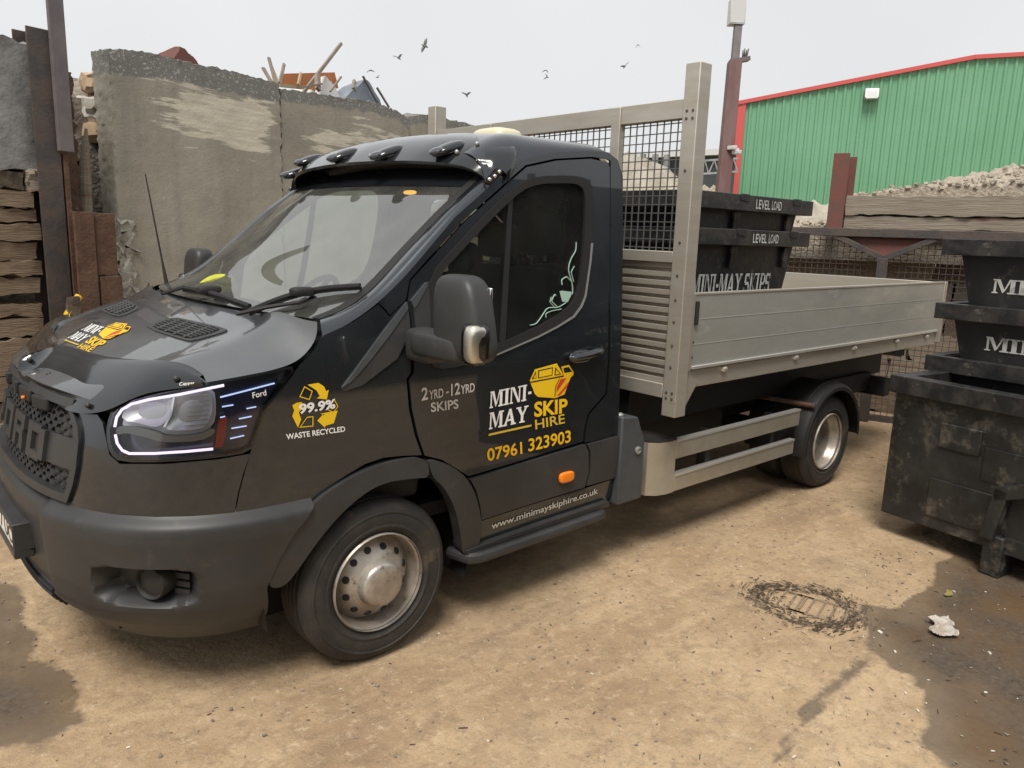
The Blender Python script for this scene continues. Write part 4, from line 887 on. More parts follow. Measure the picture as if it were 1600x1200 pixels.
# ------------------------------------------------------------------ door handle, mirror, marker lamp
for k, par in enumerate(doors):
    sg = 1 if k == 0 else -1; f = lambda px, py, o: S3(*sz(px, py), o)*np.array([1, sg, 1])
    mb = MB(); P = [f(887, 560, .012), f(893, 557, .034), (f(908, 554, .04)), f(925, 549, .036), f(936, 547, .018)]; P = smooth_curve(P, 20, 1)
    mb.tube(P, [.012]+[.017]*18+[.012], 10); mb.build('door_handle', 'paint', par)
    mb = MB(); mb.sellip(f(908, 557, -.0), (.075, .010, .03), .8, 20); mb.build('handle_cup', 'gloss_black', par)
    # mirror
    c = np.array([.20, -1.265*sg, 1.385])
    mb = MB(); mb.sellip(c, (.062, .140, .150), .5, 28)
    v = np.array(mb.v); zz = (v[:, 2]-1.385)/.15; v[:, 1] = c[1]+(v[:, 1]-c[1])*(.90-.14*np.clip(zz, -1, 1))-sg*(-.018)*zz*0; v[:, 0] += .05*(1-zz)*0
    v[:, 1] += sg*.02*zz; mb.v = [tuple(q) for q in v]; mir = mb.build('mirror_housing', 'plastic', par, sharp=60)
    mb = MB(); mb.box((.245, -1.265*sg, 1.385), (.012, .19, .22)); mb.build('mirror_glass', 'chrome', mir, bevel=.004)
    mb = MB(); mb.sellip((.185, -1.16*sg, 1.275), (.052, .15, .045), .4, 20); mb.build('mirror_arm', 'plastic', mir, sharp=60)
    mb = MB(); mb.sellip((.20, -1.05*sg, 1.262), (.055, .085, .062), .4, 20); mb.build('mirror_arm', 'plastic', mir, sharp=60)
    mb = MB(); mb.sellip((.170, -1.372*sg, 1.310), (.040, .030, .066), .55, 18); ml = mb.build('indicator', 'reflector', mir, sharp=60)
    mb = MB(); mb.sellip((.166, -1.376*sg, 1.310), (.046, .036, .072), .5, 18); mb.build('indicator_lens', 'clear_lens', ml, sharp=60)
    mb = MB(); q = sz(880, 743); P0 = S3(*q, .022)*np.array([1, sg, 1]); mb.sellip(P0, (.048, .012, .026), .6, 20); mb.build('marker_lamp', 'amber', par)

# ------------------------------------------------------------------ wheels
RT = .330
def tyre_mesh(R, wd, rr):
    mb = MB(); h = wd/2
    prof = [(rr-.004, h-.02), (rr+.012, h-.006), (rr+.026, h+.002), (rr+.030, h+.0055), (rr+.036, h+.0055), (rr+.040, h+.003), ((R+rr)/2, h+.006), (R-.052, h+.003), (R-.049, h+.006), (R-.044, h+.006), (R-.041, h+.0005), (R-.030, h-.003), (R-.014, h-.016), (R-.004, h-.03), (R, h-.04)]
    tread = []
    for y in np.linspace(h-.045, -(h-.045), 5):
        tread += [(R, y+.009), (R, y-.008), (R-.008, y-.010), (R-.008, y-.014)] if y > -(h-.06) else [(R, y)]
    full = prof+tread+[(r, -y) for r, y in prof[::-1]]
    mb.lathe(full, (0, 0, 0), (0, -1, 0), 96); mb.f.pop()
    return mb.mesh('tyre')
def front_rim():
    rr = .195; mb = MB()
    mb.lathe([(rr, .02), (rr+.005, .012), (rr+.003, .0), (rr-.006, -.005), (rr-.012, -.018), (rr-.015, -.05), (rr-.022, -.065)], (0, 0, 0), (0, -1, 0), 72); mb.f.pop()
    return mb.mesh('rim')
def disc_mesh():
    mb = MB(); mb.lathe([(.173, -.062), (.167, -.056), (.153, -.038), (.134, -.018), (.113, -.005), (.095, .004), (.093, .010), (.089, .034), (.084, .044), (.073, .050), (.045, .0525), (0, .0535)], (0, 0, 0), (0, -1, 0), 72)
    return mb.mesh('wheel_disc')
def hole_mesh(k):
    mb = MB(); a = 2*math.pi*(k+.5)/12; r = .1355; n = np.array([math.sin(a)*.66, -.75, math.cos(a)*.66]); c = np.array([math.sin(a)*r, .019, math.cos(a)*r])
    mb.lathe([(.0, -.004), (.0145, -.004), (.0145, .0025), (.0, .0026)], c, n, 18); return mb.mesh('vent_hole')
def wheel(name, loc, flip, kind):
    w_ = bpy.data.objects.new(name, None); COL.objects.link(w_); w_.parent = TR; w_.location = loc; w_.empty_display_size = .1
    if flip: w_.rotation_euler = (0, 0, math.pi)
    return w_
TM = tyre_mesh(RT, .205, .195); RM = front_rim(); DM = disc_mesh(); HMS = [hole_mesh(k) for k in range(12)]
TM.materials.append(M['tyre_rubber']); 
for me_ in [TM, RM, DM]+HMS:
    me_.polygons.foreach_set('use_smooth', [True]*len(me_.polygons)); me_.set_sharp_from_angle(angle=rad(35))
RM.materials.append(M['steel_wheel']); DM.materials.append(M['steel_wheel']); [h.materials.append(M['rubber_black']) for h in HMS]
BR = MB(); BR.lathe([(.0, -.09), (.165, -.09), (.165, -.075), (.0, -.07)], (0, 0, 0), (0, -1, 0), 40); BRM = BR.mesh('brake_drum'); BRM.materials.append(M['matt_black'])
hits = at(590, 908, 1, -.95)
FX = float(hits[0])
def put(me, name, par, loc=(0, 0, 0)):
    o = bpy.data.objects.new(name, me); COL.objects.link(o); o.parent = par; o.location = loc; return o
for sg in (1, -1):
    wf = wheel('front_wheel', (FX, -.865*sg, RT), sg < 0, 'f')
    put(TM, 'tyre', wf); put(RM, 'rim', wf, (0, -.088, 0)); put(DM, 'wheel_disc', wf, (0, -.088, 0)); [put(h, 'vent_hole', wf, (0, -.088, 0)) for h in HMS]; put(BRM, 'brake_drum', wf, (0, -.05, 0))
rr = .195; mb = MB(); mb.lathe([(rr, .02), (rr+.006, .012), (rr+.004, 0), (rr-.008, -.006), (rr-.016, -.022), (rr-.020, -.05), (rr-.03, -.062), (rr-.030, -.13), (.145, -.155), (.115, -.165), (.10, -.162), (.085, -.14), (.07, -.12), (0, -.118)], (0, 0, 0), (0, -1, 0), 64); RR_ = mb.mesh('rim')
RR_.polygons.foreach_set('use_smooth', [True]*len(RR_.polygons)); RR_.set_sharp_from_angle(angle=rad(35)); RR_.materials.append(M['steel_wheel'])
RX = 3.64
for sg in (1, -1):
    wr = wheel('rear_wheel', (RX, -.88*sg, RT), sg < 0, 'r'); put(TM, 'tyre', wr); put(RR_, 'rim', wr, (0, -.088, 0))
    wi = wheel('rear_wheel', (RX, -.655*sg, RT), sg < 0, 'r'); put(TM, 'tyre', wi); put(RR_, 'rim', wi, (0, -.088, 0))
# inner arches
for sg in (1, -1):
    mb = MB(); rows_ = []
    for y in (-.945, -.90, -.70, -.58):
        rows_.append([(FX+.46*math.cos(a), y*sg, .37+.44*math.sin(a)) for a in np.linspace(-.35, math.pi+.25, 40)])
    mb.grid(rows_); mb.box((FX, -.575*sg, .5), (1.0, .02, .75)); mb.build('wheel_arch_liner', 'rubber_black', TR)
# rear mudguards
for sg in (1, -1):
    mb = MB(); rows_ = []
    for y, r in ((-.585, .395), (-.60, .405), (-.985, .405), (-1.015, .398), (-1.03, .38), (-1.028, .355)):
        rows_.append([(RX-.02+r*math.cos(a), y*sg, .345+r*math.sin(a)) for a in np.linspace(-.02, math.pi+.12, 44)])
    mb.grid(rows_); g = mb.build('mudguard', 'rubber_black', TR)
    mb = MB(); mb.tube([(RX-.02+.404*math.cos(a), -.95*sg, .347+.404*math.sin(a)) for a in np.linspace(.2, math.pi-.1, 30)], .008, 6); mb.build('mudguard_rib', 'matt_black', g)
    mb = MB(); mb.tube([(RX-.42, -.55*sg, .64), (RX-.34, -1.03*sg, .635)], .016, 8); mb.build('mudguard_stay', 'rust', TR)

# ------------------------------------------------------------------ cab interior
mb = MB(); mb.boxm((-.60, -.86, .50), (1.33, .86, .56)); mb.build('cab_floor', 'matt_black', TR)
mb = MB(); mb.boxm((-.48, -.80, .56), (-.40, .80, 1.18)); mb.build('firewall', 'matt_black', TR)
prof = [(-.20, 1.20), (.02, 1.275), (.22, 1.29), (.36, 1.24), (.42, 1.12), (.36, .95), (.30, .6), (-.2, .6)]
mb = MB(); mb.prism([(x, -.855, z) for x, z in prof], (0, 0, 0), (0, 1.71, 0)); DASH = mb.build('dashboard', 'dash', TR, bevel=.02)
mb = MB(); c = np.array([.47, .42, 1.27]); ax = np.array([-.75, 0, .66]); ax /= np.linalg.norm(ax); x_ = np.cross(ax, (0, 1, 0))
ring = [c+.19*(math.cos(a)*np.array([0, 1, 0])+math.sin(a)*x_) for a in np.linspace(0, 2*math.pi, 41)]; mb.tube(ring, .016, 10, cap=False)
for a in (0, math.pi, math.pi*1.5): mb.tube([c, c+.19*(math.cos(a)*np.array([0, 1, 0])+math.sin(a)*x_)], .014, 6)
mb.sellip(c, (.05, .07, .05), .8, 14); mb.build('steering_wheel', 'dash', TR)
for y in (-.57, -.26, .45):
    mb = MB(); mb.sellip((.86, y, .98), (.27, .20 if y < -.5 else .14 if y < 0 else .235, .10), .45, 24); seat = mb.build('seat', 'seat_cloth', TR)
    mb = MB(); mb.sellip((1.15, y, 1.24), (.10, .20 if y < -.5 else .14 if y < 0 else .235, .28 if y < 0 else .20), .4, 24, roty(.16)); mb.build('backrest', 'seat_cloth', seat)
    mb = MB(); mb.sellip((1.20, y, 1.69 if y < -.5 else 1.64 if y < 0 else 1.50), (.055, .125, .115 if abs(y) > .4 else .09), .5, 20, roty(.1)); mb.build('headrest', 'seat_cloth', seat)
    mb = MB(); mb.tube([(1.2, y-.05, 1.55), (1.2, y-.05, 1.65 if y < 0 else 1.45)], .008); mb.tube([(1.2, y+.05, 1.55), (1.2, y+.05, 1.65)], .008); mb.build('headrest_post', 'galv', seat)
mb = MB(); mb.bar((1.26, -.80, 1.70), (.98, -.62, .95), .05, .004); mb.build('seat_belt', 'trim_grey', TR)
mb = MB(); mb.grid([[(x, y, 2.02+.03*(1-(y/.8)**2)) for y in np.linspace(-.80, .80, 12)] for x in np.linspace(.66, 1.34, 6)]); mb.build('headlining', 'trim_grey', TR)

# ------------------------------------------------------------------ chassis, boxes and guards behind the cab
mb = MB(); [mb.boxm((-.6, sg*.40-.04, .46), (4.75, sg*.40+.04, .62)) for sg in (1, -1)]
for x in (.6, 1.7, 2.6, 4.4): mb.boxm((x-.04, -.36, .48), (x+.04, .36, .60))
CH = mb.build('chassis_frame', 'rubber_black', TR)
mb = MB(); mb.boxm((-.80, -.62, .27), (-.45, .62, .5)); mb.build('engine_tray', 'rubber_black', TR); mb = MB(); mb.boxm((.50, -.70, .30), (1.34, .70, .48)); mb.build('gearbox_tray', 'rubber_black', TR)
mb = MB(); mb.tube([(RX, -.8, RT), (RX, .8, RT)], .06, 12); mb.sellip((RX, 0, RT), (.17, .15, .17), .9, 16); mb.build('rear_axle', 'rubber_black', TR)
mb = MB(); mb.boxm((2.0, -.62, .40), (2.9, -.36, .72)); mb.build('fuel_tank', 'rubber_black', TR, bevel=.04)
mb = MB(); mb.boxm((1.75, -.75, .66), (4.9, .75, .90)); mb.build('tipping_subframe', 'rubber_black', TR)
# dark grey box behind the cab, sloped top
tb = [(1.40, .36), (1.585, .36), (1.585, .665), (1.52, .80), (1.40, .815)]
mb = MB(); mb.prism([(x, -1.005, z) for x, z in tb], (0, 0, 0), (0, .42, 0)); TB = mb.build('side_box', 'toolbox_grey', TR, bevel=.008)
q = at(995, 703, 1, -1.0); mb = MB(); mb.lathe([(.02, 0), (.02, .010), (.012, .014), (.012, .009), (0, .009)], q+(0, -.003, 0), (0, -1, 0), 20); mb.build('box_lock', 'galv', TB)
q = at(968, 651, 1, -.95); mb = MB(); mb.sellip(q, (.022, .022, .022), .9, 12); mb.build('filler_cap', 'galv', TR)
# aluminium side guard
for sg in (1, -1):
    G = None
    mb = MB(); col = [(1.862, -1.0), (1.80, -1.0), (1.735, -.985), (1.69, -.945), (1.672, -.88), (1.672, -.70), (1.70, -.70), (1.70, -.87), (1.72, -.925), (1.76, -.95), (1.862, -.965)]
    mb.prism([(x, y*sg, .335) for x, y in col], (0, 0, 0), (0, 0, .29)); G = mb.build('side_guard', 'guard_metal', TR, sharp=30)
    mb = MB(); mb.prism([(x, y*sg, .626) for x, y in col[:6]+[(1.862, -.80)]], (0, 0, 0), (0, 0, .012)); mb.build('guard_cap', 'matt_black', G)
    for z0, z1 in ((.520, .622), (.337, .430)):
        mb = MB(); mb.boxm((1.866, -1.0*sg, z0), (3.17 if z0 > .5 else 3.13, -.965*sg, z1)); b = mb.build('guard_rail', 'guard_metal', G, bevel=.003)
        mb = MB(); mb.boxm((1.866, -1.004*sg, z1-.008), (3.17 if z0 > .5 else 3.13, -.964*sg, z1+.004)); mb.build('rail_edge', 'bright_trim', G)
    mb = MB(); [mb.boxm((x, -.96*sg, .34), (x+.04, -.90*sg, .62)) for x in (2.2, 2.9)]; mb.build('guard_bracket', 'matt_black', G)
# tail beam and lamps
mb = MB(); mb.boxm((4.62, -.92, .52), (4.72, .92, .66)); TL = mb.build('tail_beam', 'matt_black', TR, bevel=.01)
mb = MB(); mb.boxm((3.95, -.80, .56), (4.62, -.72, .70)); mb.build('tail_rail', 'matt_black', TR)
mb = MB(); mb.prism([(4.42, -1.0, .905), (4.70, -1.0, .925), (4.70, -1.0, .86), (4.64, -1.0, .845)], (0, 0, 0), (0, .16, 0)); mb.build('tray_bracket', 'matt_black', TR)
mb = MB(); mb.lathe([(.0, -.1), (.10, -.1), (.115, .1), (0, .1)], at(1300, 573, 1, -.5), (.5, 0, -.8), 20); mb.build('tray_bracket', 'matt_black', TR)

# ------------------------------------------------------------------ aluminium tray
X0, X1, Y0, Y1 = 1.66, 5.19, -1.05, 1.05
mb = MB(); mb.boxm((1.74, -1.03, .985), (X1-.02, 1.03, 1.005)); TRAY = mb.build('tray_floor', 'floor_wood', TR)
for sg in (1, -1):
    mb = MB(); mb.boxm((1.745, -1.045*sg, .915), (X1, -.97*sg, 1.008)); SR = mb.build('tray_rail', 'aluminium', TR, bevel=.004)
    for x in (2.17, 2.94, 3.72, 4.40, 4.95):
        mb = MB(); mb.sellip((x, -1.05*sg, .99), (.028, .016, .016), .8, 12); mb.build('hinge', 'bright_trim', SR)
mb = MB(); mb.boxm((X1-.02, -1.045, .915), (X1+.03, 1.045, 1.008)); mb.build('tray_rail', 'aluminium', TR, bevel=.004)
for sg in (1, -1):
    mb = MB(); mb.boxm((1.79, -1.058*sg, 1.018), (X1-.005, -1.030*sg, 1.405)); DS = mb.build('dropside', 'aluminium_grey', TR, bevel=.003)
    mb = MB(); mb.boxm((1.86, -1.068*sg, 1.018), (X1-.07, -1.050*sg, 1.034)); mb.build('dropside_edge', 'bright_trim', DS, bevel=.002)
    mb = MB(); mb.boxm((1.79, -1.062*sg, 1.400), (X1-.005, -1.028*sg, 1.412)); mb.build('dropside_edge', 'aluminium', DS, bevel=.002)
    for z in (1.145, 1.275):
        mb = MB(); mb.boxm((1.84, -1.0595*sg, z), (X1-.05, -1.055*sg, z+.004)); mb.build('plank_seam', 'trim_seam', DS)
    mb = MB(); mb.boxm((1.775, -1.07*sg, 1.012), (1.835, -1.026*sg, 1.412)); mb.build('dropside_end', 'aluminium', DS, bevel=.003)
    mb = MB(); mb.boxm((X1-.045, -1.066*sg, .93), (X1+.01, -1.026*sg, 1.412)); mb.build('dropside_end', 'aluminium', DS, bevel=.003)
    mb = MB(); mb.boxm((1.845, -1.0745*sg, 1.25), (1.868, -1.058*sg, 1.37)); mb.build('latch', 'matt_black', DS, bevel=.004)
    for z in (1.08, 1.16, 1.33):
        mb = MB(); mb.sellip((1.855, -1.060*sg, z), (.006, .004, .006), 1, 8); mb.build('rivet', 'steel_dark', DS)
mb = MB(); mb.boxm((X1-.02, -1.02, 1.012), (X1+.012, 1.02, 1.405)); mb.build('tailboard', 'aluminium', TR, bevel=.004)
# headboard: posts, rails, mesh, ribbed panel
HB = None
for sg in (1, -1):
    mb = MB(); y0, y1 = -1.09*sg, -1.005*sg
    mb.boxm((1.70, y0, .785), (1.79, y1, 2.49)); P0 = mb.build('headboard_post', 'aluminium', TR, bevel=.004)
    mb = MB(); mb.prism([(1.791, -1.06*sg, .80), (1.80, -1.06*sg, .79), (1.93, -1.06*sg, .955), (1.791, -1.06*sg, .985)], (0, 0, 0), (0, .03*sg, 0)); mb.build('post_gusset', 'aluminium', P0)
    for y, z in [(a, b) for a in (-1.03, -1.065) for b in (2.24, 2.275, .88, .91)]+[(-1.045, q) for q in (2.0, 1.66, 1.5, 1.38, 1.27, 1.15, 1.04)]:
        mb = MB(); mb.sellip((1.6985, y*sg, z), (.005, .0075, .0075), 1, 8); mb.build('rivet', 'steel_dark', P0)
HB = bpy.data.objects.new('headboard', None); COL.objects.link(HB); HB.parent = TR
mb = MB(); mb.boxm((1.715, -1.003, 2.245), (1.77, 1.003, 2.335)); mb.build('top_rail', 'aluminium', HB, bevel=.003)
for y in (-.58, .46):
    mb = MB(); mb.boxm((1.705, y-.03, 1.62), (1.745, y+.03, 2.33)); mb.build('upright', 'aluminium', HB, bevel=.003)
mb = MB(); mb.boxm((1.705, -1.003, 1.56), (1.775, 1.003, 1.615)); mb.build('middle_rail', 'aluminium', HB, bevel=.003)
mb = MB(); rows_ = []; z = .95; pr = []
while z < 1.555: pr += [(1.722, z), (1.722, z+.022), (1.742, z+.027), (1.742, z+.040)]; z += .045
mb.grid([[(x, y, z) for x, z in pr] for y in (-1.003, 1.003)]); mb.build('ribbed_panel', 'aluminium', HB, smooth=False)
mb = MB(); mb.boxm((1.70, -1.003, .875), (1.76, 1.003, .948)); mb.build('bottom_rail', 'aluminium', HB, bevel=.003)
mb = MB(); s_ = .0025
for y in np.arange(-.995, 1.0, .043): mb.boxm((1.745-s_, y-s_, 1.61), (1.745+s_, y+s_, 2.25))
for z in np.arange(1.63, 2.25, .043): mb.boxm((1.751-s_, -1.003, z-s_), (1.751+s_, 1.003, z+s_))
mb.build('wire_mesh', 'mesh_wire', HB, smooth=False)

# ================================================================== THE YARD
def blob(cx, cy, rx, ry, seed, n=90, rough=.22, rot=0):
    r = np.random.default_rng(seed); ph = r.uniform(0, 6.28, 9); am = r.uniform(.3, 1, 9)/np.arange(1, 10)**.9; out = []
    for k in range(n):
        a = 2*math.pi*k/n; q = 1+rough*sum(am[j]*math.sin((j+2)*a+ph[j]) for j in range(9)); x, y = rx*q*math.cos(a), ry*q*math.sin(a); out.append((cx+x*math.cos(rot)-y*math.sin(rot), cy+x*math.sin(rot)+y*math.cos(rot)))
    return out
def ragged(pts, amp, seed, step=.05):
    r = np.random.default_rng(seed); P = dens(pts, step); P = np.array(P); n = len(P); N_ = r.normal(0, 1, n); k = np.exp(-.5*np.arange(-5, 6)**2/2.0**2); N_ = np.convolve(np.r_[N_[-5:], N_, N_[:5]], k/k.sum(), 'valid')*amp*2+r.normal(0, amp*.35, n)
    t = np.roll(P, -1, 0)-np.roll(P, 1, 0); t /= np.linalg.norm(t, axis=1)[:, None]+1e-9; return [tuple(q) for q in P+np.stack([-t[:, 1], t[:, 0]], 1)*N_[:, None]]
def sheet(name, loop, z, m, kind='structure', lbl=None):
    vs, fs, _ = cdt([loop], 9); mb = MB(); mb.add([(x, y, z) for x, y in vs], fs); return tag(mb.build(name, m, smooth=False), kind=kind)
GP = lambda px, py: tuple(at(px, py, 2, 0)[:2])
pud = [(1345, 945), (1400, 955), (1440, 925), (1470, 900), (1462, 880), (1490, 868), (1470, 845), (1440, 835), (1500, 815), (1760, 800), (1900, 1000), (1700, 1260), (1545, 1260), (1490, 1200), (1440, 1160), (1452, 1110), (1432, 1060), (1390, 1040), (1352, 1010), (1360, 985)]
pud2 = [(-60, 905), (30, 915), (35, 970), (62, 1000), (50, 1030), (110, 1045), (133, 1085), (128, 1125), (60, 1160), (-60, 1170), (-200, 1100)]
stk = [(1340, 1025), (1362, 1030), (1345, 1055), (1290, 1100), (1262, 1130), (1250, 1165), (1210, 1200), (1190, 1200), (1225, 1150), (1245, 1120), (1270, 1085), (1310, 1050)]
def sdist(X, Y, poly):       # signed distance, inside positive
    P = np.array(poly); Q = np.roll(P, -1, 0); best = np.full(X.shape, 9e9); ins = np.zeros(X.shape, bool)
    for (ax, ay), (bx, by) in zip(P, Q):
        dx, dy = bx-ax, by-ay; t_ = np.clip(((X-ax)*dx+(Y-ay)*dy)/(dx*dx+dy*dy+1e-12), 0, 1); best = np.minimum(best, np.hypot(X-ax-t_*dx, Y-ay-t_*dy))
        c = ((ay > Y) != (by > Y)) & (X < (bx-ax)*(Y-ay)/((by-ay) if by != ay else 1e-12)+ax); ins ^= c
    return np.where(ins, best, -best)
def set_attr(me, name, vals):
    a = me.attributes.new(name, 'FLOAT', 'POINT'); a.data.foreach_set('value', np.asarray(vals, np.float32))
gx = np.r_[-60, -20, -8, np.linspace(-3.0, 7.0, 241), 12, 40, 120]; gy = np.r_[-60, -12, -6, np.linspace(-3.6, 4.2, 186), 8, 30, 120]
mb = MB(); mb.grid([[(x, y, 0) for x in gx] for y in gy]); GR = tag(mb.build('ground', 'yard_ground', fix=False), kind='structure')
vco = np.array([v.co[:2] for v in GR.data.vertices]); X_, Y_ = vco[:, 0], vco[:, 1]
wet = np.zeros(len(X_))
for pl, wd in ((pud, .16), (pud2, .20), (stk, .10)): wet = np.maximum(wet, np.clip(.5+sdist(X_, Y_, [GP(*q) for q in pl])/(2*wd), 0, 1 if pl is not stk else .55))
set_attr(GR.data, 'wet', wet)
dc = GP(1255, 945); e0, e1 = np.array(GP(1185, 925)), np.array(GP(1325, 965)); drot = math.atan2(*(e1-e0)[::-1]); dL = np.linalg.norm(e1-e0)
lx = (X_-dc[0])*math.cos(drot)+(Y_-dc[1])*math.sin(drot); ly = -(X_-dc[0])*math.sin(drot)+(Y_-dc[1])*math.cos(drot); q_ = np.hypot(lx/(.55*dL), ly/.185)
silt = .76*np.exp(-((q_-1)/.22)**2)+.30*np.exp(-((lx/(.09*dL))**2+(ly/.14)**2))+.22*np.exp(-(((lx-.25*dL)/(.25*dL))**2+(ly/.12)**2))
q2 = GP(950, 890); silt = np.maximum(silt, .45*np.exp(-(((X_-q2[0])/.30)**2+((Y_-q2[1])/.16)**2)))
for pxy, rx, ry, a_ in (((1320, 960), .25, .12, .4), ((60, 1000), .5, .3, .3), ((1200, 1120), .2, .1, .25)): q2 = GP(*pxy); silt = np.maximum(silt, a_*np.exp(-(((X_-q2[0])/rx)**2+((Y_-q2[1])/ry)**2)))
set_attr(GR.data, 'silt', silt)
# drain cover with a ring of washed-up twigs
dr = empty('drain_cover', 'worn iron drain cover half buried in silt and twigs on the sandy concrete', 'drain', (dc[0], dc[1], 0))
def DP(u, v): c, s = math.cos(drot), math.sin(drot); return (dc[0]+u*c-v*s, dc[1]+u*s+v*c)
for u in (-.5, .5):
    mb = MB(); 
    for k in range(5): a, b = DP(u*dL*.45-.11+.05*k, -.085), DP(u*dL*.45-.11+.05*k, .085); mb.bar((*a, .0005), (*b, .0005), .010, .008)
    for v in (-.09, .09): a, b = DP(u*dL*.45-.14, v), DP(u*dL*.45+.12, v); mb.bar((*a, -.0005), (*b, -.0005), .014, .008)
    mb.build('drain_grate', 'silt', dr)
r = np.random.default_rng(21); mb = MB()
for k in range(620):
    a = r.uniform(0, 6.283); q = abs(r.normal(1, .20)); u, v = DP(.56*dL*q*math.cos(a), .185*q*math.sin(a)+(.03*math.sin(2*a))); L_ = r.uniform(.005, .032); th = r.normal(drot+math.atan2(.185*math.cos(a), -.56*dL*math.sin(a)), .45)
    z = r.uniform(.004, .014); mb.bar((u-L_/2*math.cos(th), v-L_/2*math.sin(th), z), (u+L_/2*math.cos(th), v+L_/2*math.sin(th), z+r.uniform(-.003, .006)), r.uniform(.0015, .004), r.uniform(.0015, .003))
o = mb.build('twig_ring', 'twig', dr, smooth=False); o['kind'] = 'stuff'
# loose chips, twigs and grit over the yard
def litter(name, m, n, seed, smin, smax, flat=.4, area=((-3.5, 7.5), (-3.4, 1.5)), long=1.0):
    r = np.random.default_rng(seed); mb = MB(); k = 0
    while k < n:
        x, y = r.uniform(*area[0]), r.uniform(*area[1])
        if abs(y) < .8 and -.9 < x < 4.8: continue
        s_ = r.uniform(smin, smax)*r.uniform(.4, 1); a = r.uniform(0, 6.28); k += 1
        mb.box((x, y, s_*flat*.3+.003), (s_*r.uniform(1, 1+long), s_*r.uniform(.4, 1), s_*flat), rotz(a) @ rotx(r.uniform(-.4, .4)))
    return tag(mb.build(name, m, smooth=False), kind='stuff')
litter('grit', 'rubble', 4200, 31, .003, .011); litter('pale_chips', 'chip_pale', 520, 32, .004, .010); litter('twigs', 'twig', 320, 33, .004, .008, .35, long=5)
litter('wet_chips', 'chip_pale', 60, 35, .006, .016, area=((1.3, 3.6), (-3.2, -1.7))); litter('wet_twigs', 'twig', 170, 36, .004, .008, .4, area=((1.3, 3.6), (-3.2, -1.7)), long=6)
litter('wall_rubble', 'rubble', 900, 37, .02, .09, .6, area=((-2.5, 1.0), (2.9, 3.9)))
# crumpled clear plastic bag and a leaf on the wet ground
c = np.array((*GP(1472, 984), .01)); r = np.random.default_rng(9); nn = 22
P = np.zeros((nn, nn, 3)); 
for i in range(nn):
    for j in range(nn):
        u, v = i/(nn-1)-.5, j/(nn-1)-.5; P[i, j] = c+np.array([u*.09*(1+.3*math.sin(9*v))-v*.15+r.uniform(-.003, .003), -u*.06-v*.08+.012*math.sin(11*v), .006+.014*max(0, math.sin(6*u+9*v+1))*math.cos(7*v+2*u)**2+r.uniform(0, .006)])
mb = MB(); mb.grid(P); mb.f.extend([]); bag = mb.build('plastic_bag', 'sheet_plastic', sharp=20); bag.modifiers.new('s', 'SOLIDIFY').thickness = .001
tag(bag, 'crumpled pale plastic wrapper lying on the wet ground', 'litter')
c = np.array((*GP(1482, 931), .012)); mb = MB(); q = [(-.045, 0), (-.02, .018), (0, .012), (.03, .02), (.05, -.005), (.02, -.008), (0, -.02), (-.02, -.006)]
mb.prism([c+np.array([x*.8, y, .006*math.sin(60*x)]) for x, y in q], (0, 0, 0), (0, 0, .003)); tag(mb.build('fallen_leaf', 'leaf', smooth=False), 'withered olive leaf lying on the wet mud above the wrapper', 'leaf')

